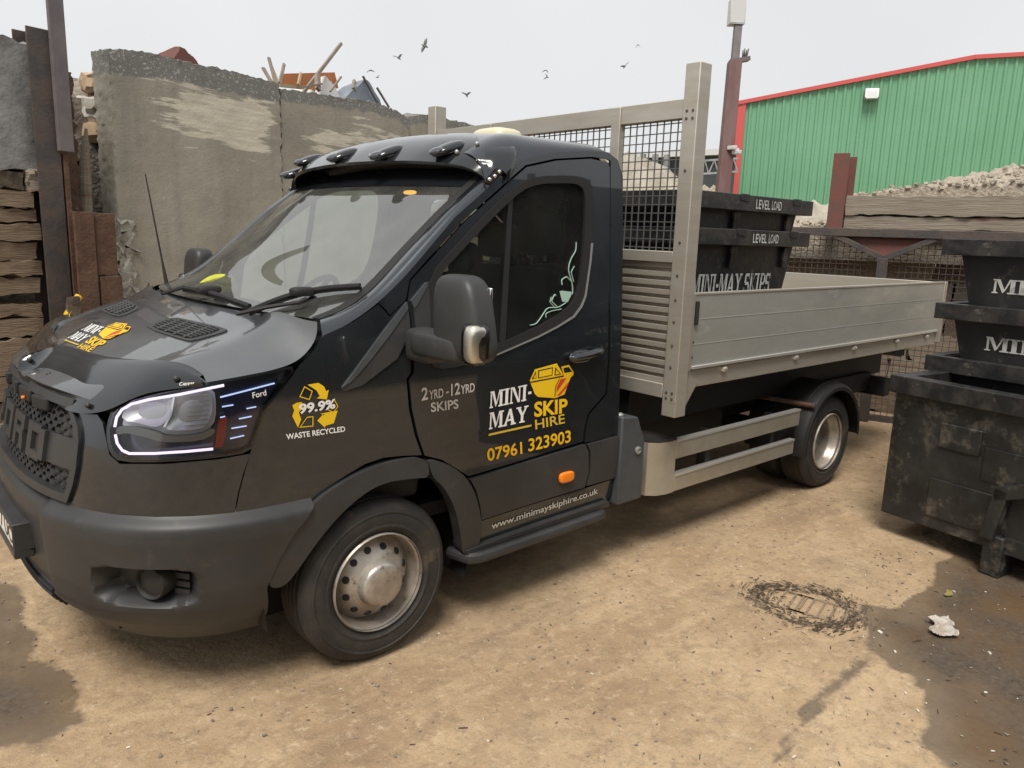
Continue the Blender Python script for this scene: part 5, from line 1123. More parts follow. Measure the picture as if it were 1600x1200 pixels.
# ------------------------------------------------------------------ left: sleeper bay, steel stanchions, concrete slabs
WY = rad(14); WB = np.array([-.473, 3.901, 0]); WU = np.array([math.cos(WY), math.sin(WY), 0]); WN = np.array([math.sin(WY), -math.cos(WY), 0])   # WN faces the camera
def wl(px, py, dn=0): # pixel -> (u along wall, z) on the wall plane moved dn towards the camera
    P = at_wall(px, py, WB+WN*dn, WY); return float((P-WB)@WU), float(P[2])
def W3(u, n_, z): return WB+WU*u+WN*n_+np.array([0, 0, z])
RW_ = np.stack([WU, -WN, np.array([0, 0, 1])], 1)
def wbox(mb, u0, u1, n0, n1, z0, z1, tilt=0):
    c = W3((u0+u1)/2, (n0+n1)/2, (z0+z1)/2); R = RW_ @ np.array(roty(tilt)); return mb.box(c, (abs(u1-u0), abs(n1-n0), abs(z1-z0)), R)
def rough_block(name, m, u0, u1, n0, n1, z0, z1, seed, amp=.006, res=.06, parent=None, tilt=0, top=None, ragged_=0.0):
    """a worn block: dense box with its surface and edges broken by noise"""
    r = np.random.default_rng(seed); nu, nz, nn_ = max(2, int((u1-u0)/res)), max(2, int((z1-z0)/res)), max(2, int(abs(n1-n0)/res))
    mb = MB()
    us, zs, ns_ = np.linspace(u0, u1, nu+1), np.linspace(z0, z1, nz+1), np.linspace(n0, n1, nn_+1)
    sv = {}
    def V(i, j, k):
        key = (i, j, k)
        if key not in sv:
            u, z, n_ = us[i], zs[j], ns_[k]; ed = (i in (0, nu))+(j in (0, nz))+(k in (0, nn_)); a = amp*(1.0 if ed < 2 else 2.2)
            if top is not None: z = z0+(z-z0)*(top(u)-z0)/(z1-z0)
            d = r.normal(0, a, 3); 
            if ragged_ and ed >= 1 and (i in (0, nu) or j == nz): d += r.normal(0, ragged_, 3)*(1 if j == nz or i in (0, nu) else 0)
            if tilt: u, z = u+(z-z0)*tilt, z
            if z0 == 0 and j == 0: d[2] = 0
            sv[key] = len(mb.v); mb.v.append(tuple(W3(u+d[0], n_+d[1]*.6, z+d[2])))
        return sv[key]
    def face(*q): mb.f.append(q); mb.mi.append(0)
    for i in range(nu):
        for j in range(nz):
            face(V(i, j, nn_), V(i+1, j, nn_), V(i+1, j+1, nn_), V(i, j+1, nn_)); face(V(i, j, 0), V(i, j+1, 0), V(i+1, j+1, 0), V(i+1, j, 0))
        for k in range(nn_):
            face(V(i, nz, k), V(i, nz, k+1), V(i+1, nz, k+1), V(i+1, nz, k)); face(V(i, 0, k), V(i+1, 0, k), V(i+1, 0, k+1), V(i, 0, k+1))
    for j in range(nz):
        for k in range(nn_):
            face(V(0, j, k), V(0, j, k+1), V(0, j+1, k+1), V(0, j+1, k)); face(V(nu, j, k), V(nu, j+1, k), V(nu, j+1, k+1), V(nu, j, k+1))
    return mb.build(name, m, parent, sharp=50)
# sleepers
ys = [668, 625, 585, 528, 497, 474, 461, 433, 407, 377, 348, 325, 298]
zz = [wl(38, y)[1] for y in ys]; zz[0] = 0
n_s = 0
for k in range(len(zz)-1):
    z0, z1 = zz[k], zz[k+1]
    if z1-z0 < .075: continue
    dn = random.uniform(-.03, .02)
    o = rough_block('timber_sleeper', 'timber', -2.6, wl(74, 500)[0]+random.uniform(-.03, .0), -.16+dn, .0+dn, z0+.006, z1-.008, 50+k, .004, .07)
    tag(o, 'weathered brown timber sleeper stacked in the bay wall beside the steel stanchion', 'timber', 'sleepers stacked in the left bay wall')
tag(rough_block('timber_block', 'timber_end', wl(0, 280)[0]-.02, wl(40, 280)[0], -.2, -.02, wl(38, 298)[1], wl(38, 268)[1], 80, .005, .06), 'short brown block end wedged under the grey concrete panel', 'timber')
tag(rough_block('timber_block', 'timber_grey', wl(42, 280)[0], wl(63, 280)[0], -.2, .02, wl(38, 297)[1], wl(38, 264)[1], 81, .008, .04), 'frayed grey timber stub between block end and steel stanchion', 'timber')
tag(rough_block('concrete_panel', 'concrete_grey', -2.6, wl(63, 200)[0], -.2, -.0, wl(38, 265)[1], wl(38, 65)[1], 82, .006, .07), 'dark grey concrete panel standing on top of the timber sleepers', 'panel')
P0 = W3(wl(5, 60)[0], -.5, wl(5, 62)[1]); mb = MB(); mb.prism([W3(wl(-30, 62)[0], -.5, 2.9), W3(wl(-30, 62)[0], -.5, 3.20), W3(wl(3, 40)[0], -.5, wl(3, 41)[1]), W3(wl(27, 50)[0], -.5, wl(27, 52)[1]), W3(wl(28, 62)[0], -.5, 2.9)], WN*.0, WN*-.25)
tag(mb.build('green_sheet', 'sheet_green', smooth=False), 'green sheet poking above the grey concrete panel', 'sheet')
# stanchions
def ibeam(mb, u0, u1, n0, n1, z0, z1, fl=.016):
    wbox(mb, u0, u1, n1-fl, n1, z0, z1); wbox(mb, u0, u1, n0, n0+fl, z0, z1); um = (u0+u1)/2; wbox(mb, um-.006, um+.006, n0+fl, n1-fl, z0, z1)
def U(px): return wl(px, 300, .1)[0]
st = empty('steel_stanchion', 'tall rusty steel column between the timber sleepers and concrete slab', 'column', tuple(W3(U(90), .1, 0)))
mb = MB(); ibeam(mb, U(64)-.01, U(96)+.02, -.14, .10, 0, wl(80, 48, .1)[1]); mb.build('column', 'steel_dark', st, smooth=False, bevel=.003)
mb = MB(); wbox(mb, wl(56, 60, .05)[0], wl(63, 60, .05)[0], -.1, .02, 1.6, wl(58, 50, .05)[1]); mb.build('edge_plate', 'steel_dark', st, smooth=False)
mb = MB(); wbox(mb, wl(82, 100, .14)[0], wl(106, 100, .14)[0], .105, .145, wl(95, 236, .14)[1], 4.3, 0); mb.build('upper_pole', 'pole_violet', st, smooth=False, bevel=.004)
mb = MB(); wbox(mb, U(98)+.025, U(100)+.05, .02, .11, 0, wl(95, 240, .1)[1]); mb.build('rusty_strip', 'rust', st, smooth=False)
rp = rough_block('rusty_plate', 'rust', U(103)+.04, U(136), -.06, -.03, 0, wl(120, 112)[1], 83, .006, .05, ragged_=.012)
tag(rp, 'tall rusted plate with torn top behind the tall steel column', 'plate')
ch = empty('rusty_channel', 'short rusted steel channel propped against the concrete slab edge', 'steel channel', tuple(W3(U(155), .2, 0)))
def U2(px): return wl(px, 420, .25)[0]
zt2 = wl(155, 332, .25)[1]
mb = MB(); wbox(mb, U2(122), U2(153), .22, .245, 0, zt2); mb.build('left_flange', 'rust', ch, smooth=False, bevel=.004)
mb = MB(); wbox(mb, U2(155), U2(187), .20, .225, wl(170, 430, .25)[1], zt2-.005); mb.build('upper_web', 'rust', ch, smooth=False, bevel=.004)
mb = MB(); wbox(mb, U2(157), U2(191), .215, .24, 0, wl(170, 430, .25)[1]-.012); mb.build('lower_web', 'rust', ch, smooth=False, bevel=.004)
mb = MB(); mb.tube([W3(wl(112, 520, .3)[0]-.06, .3, 0), W3(wl(106, 490, .3)[0], .3, wl(106, 490, .3)[1]), W3(wl(124, 462, .3)[0], .3, wl(124, 462, .3)[1])], .03, 10)
tag(mb.build('yellow_pole', 'yellow_paint'), 'bent yellow pole leaning against the rusted column', 'pole')
tag(rough_block('loose_board', 'timber_end', wl(107, 480, .34)[0], wl(126, 480, .34)[0], .30, .33, 0, wl(116, 464, .34)[1], 84, .003, .06), 'short brown board standing beside the bent yellow pole', 'board')
mb = MB(); mb.tube(smooth_curve([W3(wl(q[0], q[1])[0], -.12, wl(*q)[1]) for q in ((146, 440), (147, 330), (143, 260), (146, 200))], 20, 2), [.05]*14+[.045, .04, .035, .03, .02, .01], 10)
tag(mb.build('fibre_rope', 'timber_grey'), 'thick frayed grey rope hanging between rusted plate and concrete slab', 'rope')
# concrete slabs
ut = [(wl(*q)[0], wl(*q)[1]) for q in ((164, 76), (200, 78), (240, 84), (300, 98), (370, 113), (432, 130))]
def topf(u): return float(np.interp(u, [a for a, b in ut], [b for a, b in ut]))
u0, u1 = ut[0][0], wl(437, 150)[0]
slabA = rough_block('concrete_slab', ['concrete_wall'], u0+.02, u1, -.26, .0, 0, topf(u0), 90, .0012, .028, top=topf, ragged_=.005)
tag(slabA, 'tall bare concrete wall slab with scraped pale patches behind the bonnet', 'concrete slab')
ut2 = [wl(*q) for q in ((440, 138), (520, 150), (580, 158), (620, 172), (641, 186))]
def topf2(u): return float(np.interp(u, [a for a, b in ut2], [b for a, b in ut2]))
slabB = rough_block('concrete_slab', ['concrete_wall'], u1+.02, ut2[-1][0], -.27, -.015, 0, ut2[0][1], 91, .0012, .032, top=topf2, ragged_=.007)
tag(slabB, 'concrete wall slab with timber waste showing above its top edge', 'concrete slab')
ut3 = [wl(*q) for q in ((643, 182), (665, 176), (690, 184), (735, 192))]
def topf3(u): return float(np.interp(u, [a for a, b in ut3], [b for a, b in ut3]))
slabC = rough_block('concrete_slab', ['concrete_wall'], ut2[-1][0]+.03, ut3[-1][0]+1.2, -.35, -.08, 0, ut3[0][1], 92, .002, .06, top=topf3, ragged_=.012)
tag(slabC, 'lower concrete wall slab behind the far headboard post of the truck', 'concrete slab')
SCR1 = [(222, 121), (262, 126), (300, 130), (360, 140), (424, 150), (432, 170), (430, 205), (426, 238), (390, 250), (345, 243), (296, 234), (330, 226), (292, 218), (285, 205), (238, 187), (272, 182), (240, 172), (268, 166), (243, 158), (228, 147), (262, 150), (272, 142), (248, 132)]
SCR2 = [(462, 213), (500, 206), (512, 192), (560, 190), (585, 205), (632, 213), (633, 226), (575, 232), (500, 240), (465, 243), (460, 230), (490, 222)]
SCR3 = [(546, 184), (560, 180), (582, 196), (570, 202), (552, 196)]
def wall_attrs(o, polys, tf, hgt):
    V = np.array([v.co[:] for v in o.data.vertices])-WB; u_ = V @ WU; z_ = V[:, 2]; sc_ = np.zeros(len(u_))
    for pl in polys: sc_ = np.maximum(sc_, np.clip(.38+sdist(u_, z_, [wl(*q) for q in pl])/.45, 0, .85))
    set_attr(o.data, 'scrape', sc_); set_attr(o.data, 'topband', np.clip(.5+(z_-(np.array([tf(a) for a in u_])-hgt))/.20, 0, 1))
wall_attrs(slabA, [SCR1], topf, .20); wall_attrs(slabB, [SCR2, SCR3], topf2, .12); wall_attrs(slabC, [], topf3, .12)
# broken pocket on slab edge
tag(rough_block('broken_concrete', 'concrete_side', wl(190, 400)[0], wl(212, 400)[0], -.05, .012, wl(200, 470)[1]-.5, wl(200, 345)[1], 93, .014, .04), 'broken lower corner of the tall concrete slab with exposed aggregate', 'concrete')
# waste heap behind the slabs
def behind(px, py, dn): return at_wall(px, py, WB-WN*dn, WY)
heap = []
r = np.random.default_rng(40); us = np.linspace(-3, 6.5, 60); ns_ = np.linspace(.45, 3.5, 20)
P = [[W3(u, -n_, ((2.55 if u > .3 else 1.9)+.2*math.sin(u*1.7)+.25*min(1, (n_-.45)/.8)+r.normal(0, .05))*(1 if n_ < 2.6 else .5)) for u in us] for n_ in ns_]
P.insert(0, [W3(u, -.42, 0) for u in us]); mb = MB(); mb.grid(P); tag(mb.build('waste_heap', 'rubble', sharp=20), 'heap of mixed rubble and waste behind the concrete slabs', 'waste heap')
def plank(A, B, dn, wd, ht, m, lbl, cat='plank', nm='waste_plank', grp=None):
    a, b = behind(*A, dn), behind(*B, dn+.15); mb = MB(); mb.bar(a, b, wd*.7, ht*.7, up=WN); tag(mb.build(nm, m, smooth=False), lbl, cat, grp)
plank((470, 150), (533, 68), .8, .05, .05, 'wood_grey', 'long grey plank sticking up highest out of the waste heap')
plank((431, 132), (420, 90), .7, .05, .03, 'wood_grey', 'upright splintered batten, tallest of the cluster left of the orange board')
plank((425, 130), (411, 106), .75, .06, .03, 'wood_grey', 'short broken batten at the left end of the cluster beside the orange board')
plank((436, 132), (424, 103), .72, .035, .03, 'wood_pale', 'pale broken lath leaning inside the cluster of battens')
plank((437, 130), (444, 100), .7, .05, .03, 'wood_grey', 'grey batten leaning right in front of the orange board end')
plank((466, 132), (470, 114), .6, .04, .03, 'wood_pale', 'short pale stake standing in front of the orange board')
plank((436, 133), (472, 137), .55, .05, .06, 'wood_pale', 'pale timber lying along the slab top below the orange board')
plank((472, 137), (503, 131), .5, .03, .03, 'wood_grey', 'thin grey lath lying along the slab edge')
plank((516, 143), (533, 120), .55, .03, .03, 'wood_grey', 'dark stick leaning right beside the white sheet')
plank((592, 165), (567, 119), .6, .03, .03, 'steel_dark', 'long dark rod standing left of the shorter rod by the grey tarpaulin')
plank((608, 168), (589, 137), .6, .03, .03, 'steel_dark', 'shorter dark rod standing right of the grey tarpaulin')
plank((497, 140), (496, 118), .62, .09, .06, 'wood_grey', 'stubby post end beside the long leaning plank')
plank((553, 140), (554, 127), .75, .08, .05, 'wood_grey', 'block of wood sitting on the grey tarpaulin')
bo = [behind(*q, 1.0) for q in ((436, 133), (444, 115), (523, 113), (529, 138), (500, 141))]; mb = MB(); mb.prism(bo, (0, 0, 0), -WN*.04); tag(mb.build('orange_board', 'board_orange', smooth=False), 'orange painted board lying in the waste heap behind the slabs', 'board')
def hump(px0, px1, pyb, pyt, dn, m, lbl, nm, cat, seed, peak=.5):
    a, b = behind(px0, pyb, dn), behind(px1, pyb, dn); t = behind((px0+px1)/2, pyt, dn); H = t[2]-min(a[2], b[2])+.05; r = np.random.default_rng(seed); rows_ = []
    for i in np.linspace(0, 1, 18):
        row = []
        for j in np.linspace(0, 1, 9):
            q = a+(b-a)*i-WN*(.8*j); sh = max(0, (1-abs(i-peak)/(peak if i < peak else 1-peak)))**.75; row.append(q+np.array([0, 0, H*sh*math.sin(math.pi*min(.5+j*.5, 1))**.6-.05+r.normal(0, .008)]))
        rows_.append(row)
    rows_2 = [[rw[0]-np.array([0, 0, .4])]+rw for rw in rows_]; mb = MB(); mb.grid(rows_2); tag(mb.build(nm, m, sharp=25), lbl, cat)
hump(530, 597, 160, 130, .75, 'sheet_blue', 'grey blue tarpaulin humped over the waste heap', 'tarpaulin', 'tarpaulin', 1, .62)
hump(500, 530, 142, 122, .9, 'sheet_white', 'white sheet crumpled beside the orange board', 'white_sheet', 'sheet', 2, .3)
hump(270, 312, 96, 77, 1.3, 'red_oxide', 'small reddish peak of waste above the tall concrete slab', 'waste_peak', 'waste', 3, .3)
for k, (q, s_, m, lb) in enumerate((((153, 132), .12, 'wood_pale', 'pale brown broken board end at top of the gap by the tall slab'), ((150, 165), .12, 'sheet_plastic', 'crumpled beige plastic in the gap beside the tall slab'), ((156, 180), .13, 'sheet_white', 'white rag squeezed in the gap beside the tall slab'), ((156, 207), .12, 'wood_pale', 'tan scrap lying lowest in the gap beside the tall slab'))):
    P0 = behind(*q, .45); mb = MB(); mb.sellip(P0, (s_*1.1, .2, s_*.8), .7, 14, rotz(.3*k)); v = np.array(mb.v)+np.random.default_rng(k).normal(0, .012, (len(mb.v), 3)); mb.v = [tuple(x) for x in v]
    tag(mb.build('waste_scrap', m, sharp=15), lb, 'scrap')

# ------------------------------------------------------------------ skips
def skip(name, lbl, loc, rz, L=1.36, Wd_=1.25, H=.92, texts=(), grp=None, hidden_ribs=False):
    """open skip: tapered ends (along local x), pressed rim, ribs and lugs; long side faces local -y"""
    root = empty(name, lbl, 'skip', loc, rz, grp); t = .012
    tl, bl_ = L/2-.07, L/2-.30; tw, bw_ = Wd_/2-.06, Wd_/2-.10
    mb = MB()
    O = [(-bl_, -bw_, .0), (bl_, -bw_, .0), (bl_, bw_, .0), (-bl_, bw_, .0), (-tl, -tw, H), (tl, -tw, H), (tl, tw, H), (-tl, tw, H)]
    I = [(x*(1-t/abs(x)), y*(1-t/abs(y)), max(z, t)) for x, y, z in O]
    mb.add(O, [(3, 2, 1, 0), (0, 1, 5, 4), (1, 2, 6, 5), (2, 3, 7, 6), (3, 0, 4, 7)]); mb.add(I, [(0, 1, 2, 3), (4, 5, 1, 0), (5, 6, 2, 1), (6, 7, 3, 2), (7, 4, 0, 3)])
    mb.add([O[4], O[5], O[6], O[7], I[4], I[5], I[6], I[7]], [(0, 1, 5, 4), (1, 2, 6, 5), (2, 3, 7, 6), (3, 0, 4, 7)])
    mb.build('body', 'skip_paint', root, local=True, bevel=.004)
    mb = MB(); d = .085; x0, y0 = L/2, Wd_/2
    for sg in (1, -1):
        mb.boxm((-x0, sg*y0, H-d), (x0, sg*(tw+.0), H+.008)); mb.boxm((sg*x0, -tw, H-d+.001), (sg*tl, tw, H+.0075))
    rim_ = mb.build('rim', 'skip_rim', root, local=True, bevel=.004)
    for sg in (1, -1):
        for x in (-.14, .46):
            mb = MB(); A = np.array([x, sg*(tw+.012), H-.09]); k = (tw-bw_)/H; B = np.array([x, sg*(bw_+k*.70+.012), .70]); mb.bar(A, B, .055, .02, up=(0, sg, 0)); mb.build('rib', 'skip_worn', root, local=True, bevel=.003)
            mb = MB(); mb.boxm((x-.045, sg*(y0-.004), H-.030), (x+.045, sg*(y0+.006), H+.012)); mb.build('lug', 'skip_worn', rim_, local=True, bevel=.004)
    for s_, pieces, x0_, x1_, z0_, z1_, m in texts:
        slope = (tw-bw_)/H
        if s_ == 'rim': f3 = lambda a, b, o: np.array([a, -(Wd_/2)-o, b])
        else: f3 = lambda a, b, o: np.array([a, -(bw_+slope*b)-o, b])
        vs = MB()
        for k, (v, fs) in enumerate(pieces):
            P_ = np.array([x0_, z0_])+v*np.array([x1_-x0_, z1_-z0_]); vs.add([f3(a, b, .003+.0003*(k % 9)) for a, b in P_], fs)
        vs.build('lettering', m, root, local=True, smooth=False, fix=False)
    return root
SKX, SKY = (2.105+3.43)/2, -.80
for zt_, lb in ((1.735, 'lower black skip on the truck bed with white level load and skips lettering'), (1.935, 'upper black skip nested in another on the truck bed behind the headboard')):
    tx = [('rim', text2d('LEVEL', .012), -.02, .135, 0.92-.068, .92-.014, 'stencil'), ('rim', text2d('LOAD', .012), .158, .27, 0.92-.068, .92-.014, 'stencil')]
    if zt_ < 1.8: tx.append(('side', slab2d('MINI-MAY SKIPS', .06), -.50, .34, .54, .665, 'stencil'))
    skip('skip', lb, (SKX, SKY+1.25/2, zt_-.92), 0, L=1.34, texts=tx, grp='skips nested on the truck bed')
# container and nested skips at the right edge
CX, CY0 = 3.10, -1.60
def cface(px, py, x): return at(px, py, 0, x)
rk = rad(-90-4)
ct = empty('black_container', 'big battered black steel container on feet at the right edge holding nested skips', 'container', (CX, CY0, 0))
def cbox(name, a, b, m='skip_worn', par=ct, bev=.006):
    mb = MB(); mb.boxm(a, b); mb.v = [tuple(np.array([CX, CY0, 0])+rotz(rad(-9)) @ (np.array(q)-np.array([CX, CY0, 0]))) for q in mb.v]; return mb.build(name, m, par, bevel=bev)
HC = .955
cbox('front_plate', (CX, CY0, .13), (CX+.05, CY0-2.2, HC-.085))
cbox('side_plate', (CX+.05, CY0, .13), (CX+2.6, CY0-.05, HC-.09)); cbox('far_plate', (CX+2.55, CY0-.05, .13), (CX+2.6, CY0-2.2, HC-.09)); cbox('floor_plate', (CX+.05, CY0-.05, .135), (CX+2.55, CY0-2.2, .18))
cbox('top_rail', (CX-.035, CY0+.03, HC-.10), (CX+.06, CY0-2.2, HC), 'skip_rim'); cbox('top_rail', (CX+.06, CY0+.03, HC-.095), (CX+2.6, CY0-.06, HC-.003), 'skip_rim')
cbox('patch_plate', (CX-.012, CY0-.28, .60), (CX+.001, CY0-.50, .74)); cbox('patch_plate', (CX-.010, CY0-.26, .20), (CX+.001, CY0-.62, .42)); cbox('patch_plate', (CX-.008, CY0-.52, .48), (CX+.001, CY0-.95, .66))
cbox('base_rail', (CX-.02, CY0-.66, .13), (CX+.03, CY0-2.2, .22))
cbox('foot', (CX-.05, CY0-.60, 0), (CX+.10, CY0-.70, .22), bev=.01)
mb = MB()
for a, b in (((CX-.04, CY0-.62, .20), (CX-.04, CY0-.66, .48)), ((CX-.04, CY0-.62, .44), (CX-.04, CY0-1.25, .68))): 
    mb.bar(a, b, .07, .07)
mb.v = [tuple(np.array([CX, CY0, 0])+rotz(rad(-9)) @ (np.array(q)-np.array([CX, CY0, 0]))) for q in mb.v]; mb.build('brace', 'skip_worn', ct, bevel=.006)
SX = 3.42
for k, (lpx, tpy, lb, tz) in enumerate(((1480, 375, 'topmost black skip of the stack at the right edge, tallest white letters', .21), (1468, 477, 'middle black skip of the stack at the right edge with white stencil letters', .165), (1452, 560, 'lowest black skip sunk into the big black container at the right edge', None))):
    Pq = at(lpx, tpy, 0, SX); L = 2.0; zt_ = Pq[2]; tx = []
    if tz: tx = [('side', slab2d('MINI-MAY SKIPS', .06), -.72, .52, .92-tz-.080, .92-tz, 'stencil')]
    skip('skip', lb, (SX+.65, Pq[1]-L/2, zt_-.92), rad(-90-6), L=L, Wd_=1.3, texts=tx, grp='skips nested in the container')

# ------------------------------------------------------------------ right background: mesh fence, retaining wall, gravel bay
FY = rad(-70); FP = np.array([6.02, -.22, 0]); FU = np.array([math.cos(FY), math.sin(FY), 0]); FN = np.array([math.sin(FY), -math.cos(FY), 0])   # FN faces the camera
if FN @ (CAM-FP) < 0: FN = -FN
RF = np.stack([FU, -FN, np.array([0, 0, 1])], 1)
def fl(px, py, dn=0): P = at_wall(px, py, FP+FN*dn, FY); return float((P-FP)@FU), float(P[2])
def F3(u, n_, z): return FP+FU*u+FN*n_+np.array([0, 0, z])
def fbox(mb, u0, u1, n0, n1, z0, z1, rot=0): return mb.box(F3((u0+u1)/2, (n0+n1)/2, (z0+z1)/2), (abs(u1-u0), abs(n1-n0), abs(z1-z0)), RF @ np.array(roty(rot)))
fe = empty('mesh_fence', 'welded wire mesh fence panels standing in front of the timber retaining wall', 'fence', tuple(F3(0, 0, 0)))
ua, ub = fl(1235, 500)[0]-.9, fl(1480, 500)[0]+.7; mb = MB(); s_ = .0028
for u in np.arange(ua, ub, .055): fbox(mb, u-s_, u+s_, -s_, s_, .05, 1.78)
for z in np.arange(.06, 1.78, .055): fbox(mb, ua, ub, s_*1.2, s_*3, z-s_, z+s_)
mb.build('wire', 'steel_dark', fe, smooth=False)
mb = MB(); fbox(mb, ua, ub, -.03, .03, 0, .05); mb.build('bottom_rail', 'steel_dark', fe)
# timber retaining wall behind the mesh: courses of big blocks
zz = [0, .28, .56, .82, 1.08, 1.34, 1.58, 1.80]
mcol = ['timber_pale', 'timber_pale', 'timber', 'timber_pale', 'timber_grey', 'timber_pale', 'timber_grey']
def frough(name, m, u0, u1, n0, n1, z0, z1, seed, amp=.006, res=.08):
    global W3
    keep = W3; W3 = F3; o = rough_block(name, m, u0, u1, n0, n1, z0, z1, seed, amp, res); W3 = keep; return o
for k in range(7):
    u = ua-.3-random.uniform(0, .5)
    while u < ub+.3:
        L = random.uniform(1.0, 1.5); o = frough('retaining_timber', mcol[(k*3+int(L*7)) % 7], u, u+L-.012, -.75+random.uniform(-.03, .03), -.45, zz[k]+.004, zz[k+1]-.004, 200+k*17+int(u*5), .005)
        tag(o, 'weathered timber block in the retaining wall behind the wire mesh', 'timber', 'timber blocks of the retaining wall'); u += L
# steel frame: beam, Y brace, gusset plate, post
fr = empty('steel_gantry', 'rusty steel beam with Y shaped braces and red gusset above the mesh fence', 'steel gantry', tuple(F3(fl(1380, 500)[0], .06, 0)))
zbm = fl(1380, 371, .08)[1]; ztm = fl(1380, 358, .08)[1]; uc = fl(1380, 405, .08)[0]
mb = MB(); fbox(mb, ua, ub+1.5, .03, .12, zbm, ztm); mb.build('beam', 'steel_dark', fr, bevel=.004)
zj = fl(1380, 404, .08)[1]; ul, ur = fl(1308, 373, .08)[0], fl(1462, 374, .08)[0]
mb = MB(); mb.bar(F3(ul, .08, zbm), F3(uc, .08, zj), .05, .06, up=FN); mb.build('brace', 'steel_dark', fr, bevel=.003)
mb = MB(); mb.bar(F3(ur, .08, zbm), F3(uc, .08, zj), .05, .06, up=FN); mb.build('brace', 'steel_dark', fr, bevel=.003)
mb = MB(); mb.prism([F3(ul+.02, .05, zbm), F3(uc, .05, zj+.01), F3(ur-.02, .05, zbm)], (0, 0, 0), FN*.012); mb.build('gusset', 'red_oxide', fr, smooth=False)
mb = MB(); fbox(mb, uc-.045, uc+.045, .04, .12, 0, zj); mb.build('post', 'steel_dark', fr, bevel=.003)
# upright rusty H post and sleepers holding the gravel heap
hp = empty('rusty_post', 'upright rusty red H section post rising in front of the green warehouse', 'post', tuple(F3(fl(1305, 350, 0)[0], 0, ztm)))
uh0, uh1 = fl(1293, 340)[0], fl(1318, 340)[0]; zh = fl(1312, 240)[1]
mb = MB(); fbox(mb, uh0, uh1, .02, .036, ztm, zh); mb.build('front_flange', 'red_oxide', hp, smooth=False)
mb = MB(); fbox(mb, uh0, uh1+.05, -.14, -.124, ztm, zh-.02); mb.build('back_flange', 'red_oxide', hp, smooth=False); mb = MB(); fbox(mb, (uh0+uh1)/2-.006, (uh0+uh1)/2+.006, -.124, .02, ztm, zh-.01); mb.build('web', 'red_oxide', hp, smooth=False)
za, zb_, zc_ = ztm+.005, fl(1400, 336)[1], fl(1400, 305)[1]
for k, (z0, z1, m) in enumerate(((za, zb_-.006, 'timber_grey'), (zb_, zc_, 'timber_grey'))):
    tag(frough('bay_sleeper', m, uh1+.01, ub+1.4, -.16+.02*k, -.0+.02*k, z0, z1-.008, 300+k, .0025, .07), ('lower' if k == 0 else 'upper')+' grey sleeper of the gravel bay beside the rusty post', 'timber')
# gravel heap
r = np.random.default_rng(77); rows_ = []
for n_ in np.linspace(-.12, -5, 46):
    row = []
    for u in np.linspace(uh1-1.4, ub+3.4, 96):
        px_t = np.clip((u-fl(1420, 300)[0])/.9, -3, 6); base = zc_+.01 if u > uh1 else ztm+.02
        h = base+max(0, min(1, (u-uh1-.1)/.3))*(.03+.05*max(0, u-uh1))+max(0, -n_-.12)*.13*max(0, min(1.0, (u-uh1)/1.6))+.10*math.sin(u*2.1+n_)*max(0, min(1, -n_-.4))
        row.append(F3(u, n_, min(h, 3.2)+r.normal(0, .022)))
    rows_.append(row)
rows_.insert(0, [np.array([q[0], q[1], ztm-.3]) for q in rows_[0]])
mb = MB(); mb.grid(rows_); tag(mb.build('gravel_heap', 'gravel', sharp=15), 'sloping heap of tan gravel and crushed stone filling the timber bay', 'gravel heap')
mb = MB(); r = np.random.default_rng(78)
for k in range(2600):
    rw = rows_[int(r.integers(1, 24))]; q = np.array(rw[int(r.integers(14, 95))]); s_ = r.uniform(.012, .045); mb.box(q+(0, 0, s_*.2), (s_, s_*r.uniform(.5, 1), s_*.6), rotz(r.uniform(0, 6)) @ rotx(r.uniform(-1, 1)))
tag(mb.build('loose_stones', 'gravel', smooth=False), kind='stuff')

# ------------------------------------------------------------------ green warehouse, camera pole, dark shed, far heap
GYW = rad(-60); G0 = CAM+ray(1152, 260)*26; G0 = np.array([G0[0], G0[1], 0]); GU = np.array([math.cos(GYW), math.sin(GYW), 0]); GN = np.array([math.sin(GYW), -math.cos(GYW), 0]); GN = GN if GN @ (CAM-G0) > 0 else -GN
def gl(px, py): P = at_wall(px, py, G0, GYW); return float((P-G0)@GU), float(P[2])
def G3(u, n_, z): return G0+GU*u+GN*n_+np.array([0, 0, z])
wh = empty('green_warehouse', 'large green corrugated warehouse with red roof edge and red corner trim', 'warehouse', tuple(G0))
ue, ze = gl(1161, 160); ua_, za_ = gl(1522, 90); 
uL = gl(1158, 220)[0]; u3, z3 = gl(1600, 85.5); u4 = u3+(u3-ua_)*.6; uR = u4+(ua_-uL)
def eave(u): return float(np.interp(u, [ue-1, ue, ua_, u3, u4, uR], [ze-(za_-ze)/(ua_-ue), ze, za_, z3, z3, ze]))
mb = MB(); prof = []; u = uL+.02; per = .26
while u < uR: prof += [(u, 0), (u+.13, 0), (u+.165, .045), (u+.225, .045)]; u += per
mb.grid([[G3(u, n_, 0) for u, n_ in prof], [G3(u, n_, eave(u)-.02) for u, n_ in prof]]); mb.build('cladding', 'clad_green', wh, smooth=False)
mb = MB()
for (a, b) in ((uL-.35, ua_), (ua_, u3), (u3, u4), (u4, uR)): mb.bar(G3(a, .08, eave(a)), G3(b, .08, eave(b)), .10, .12, up=(0, 0, 1))
mb.build('roof_edge', 'trim_red', wh, smooth=False)
mb = MB(); mb.prism([G3(uL-.42, .0, 0), G3(uL+.06, .0, 0), G3(uL+.06, 0, eave(uL)-.08), G3(uL-.42, 0, eave(uL)-.08)], GN*-.1, GN*.09); mb.build('corner_trim', 'trim_red', wh, smooth=False)
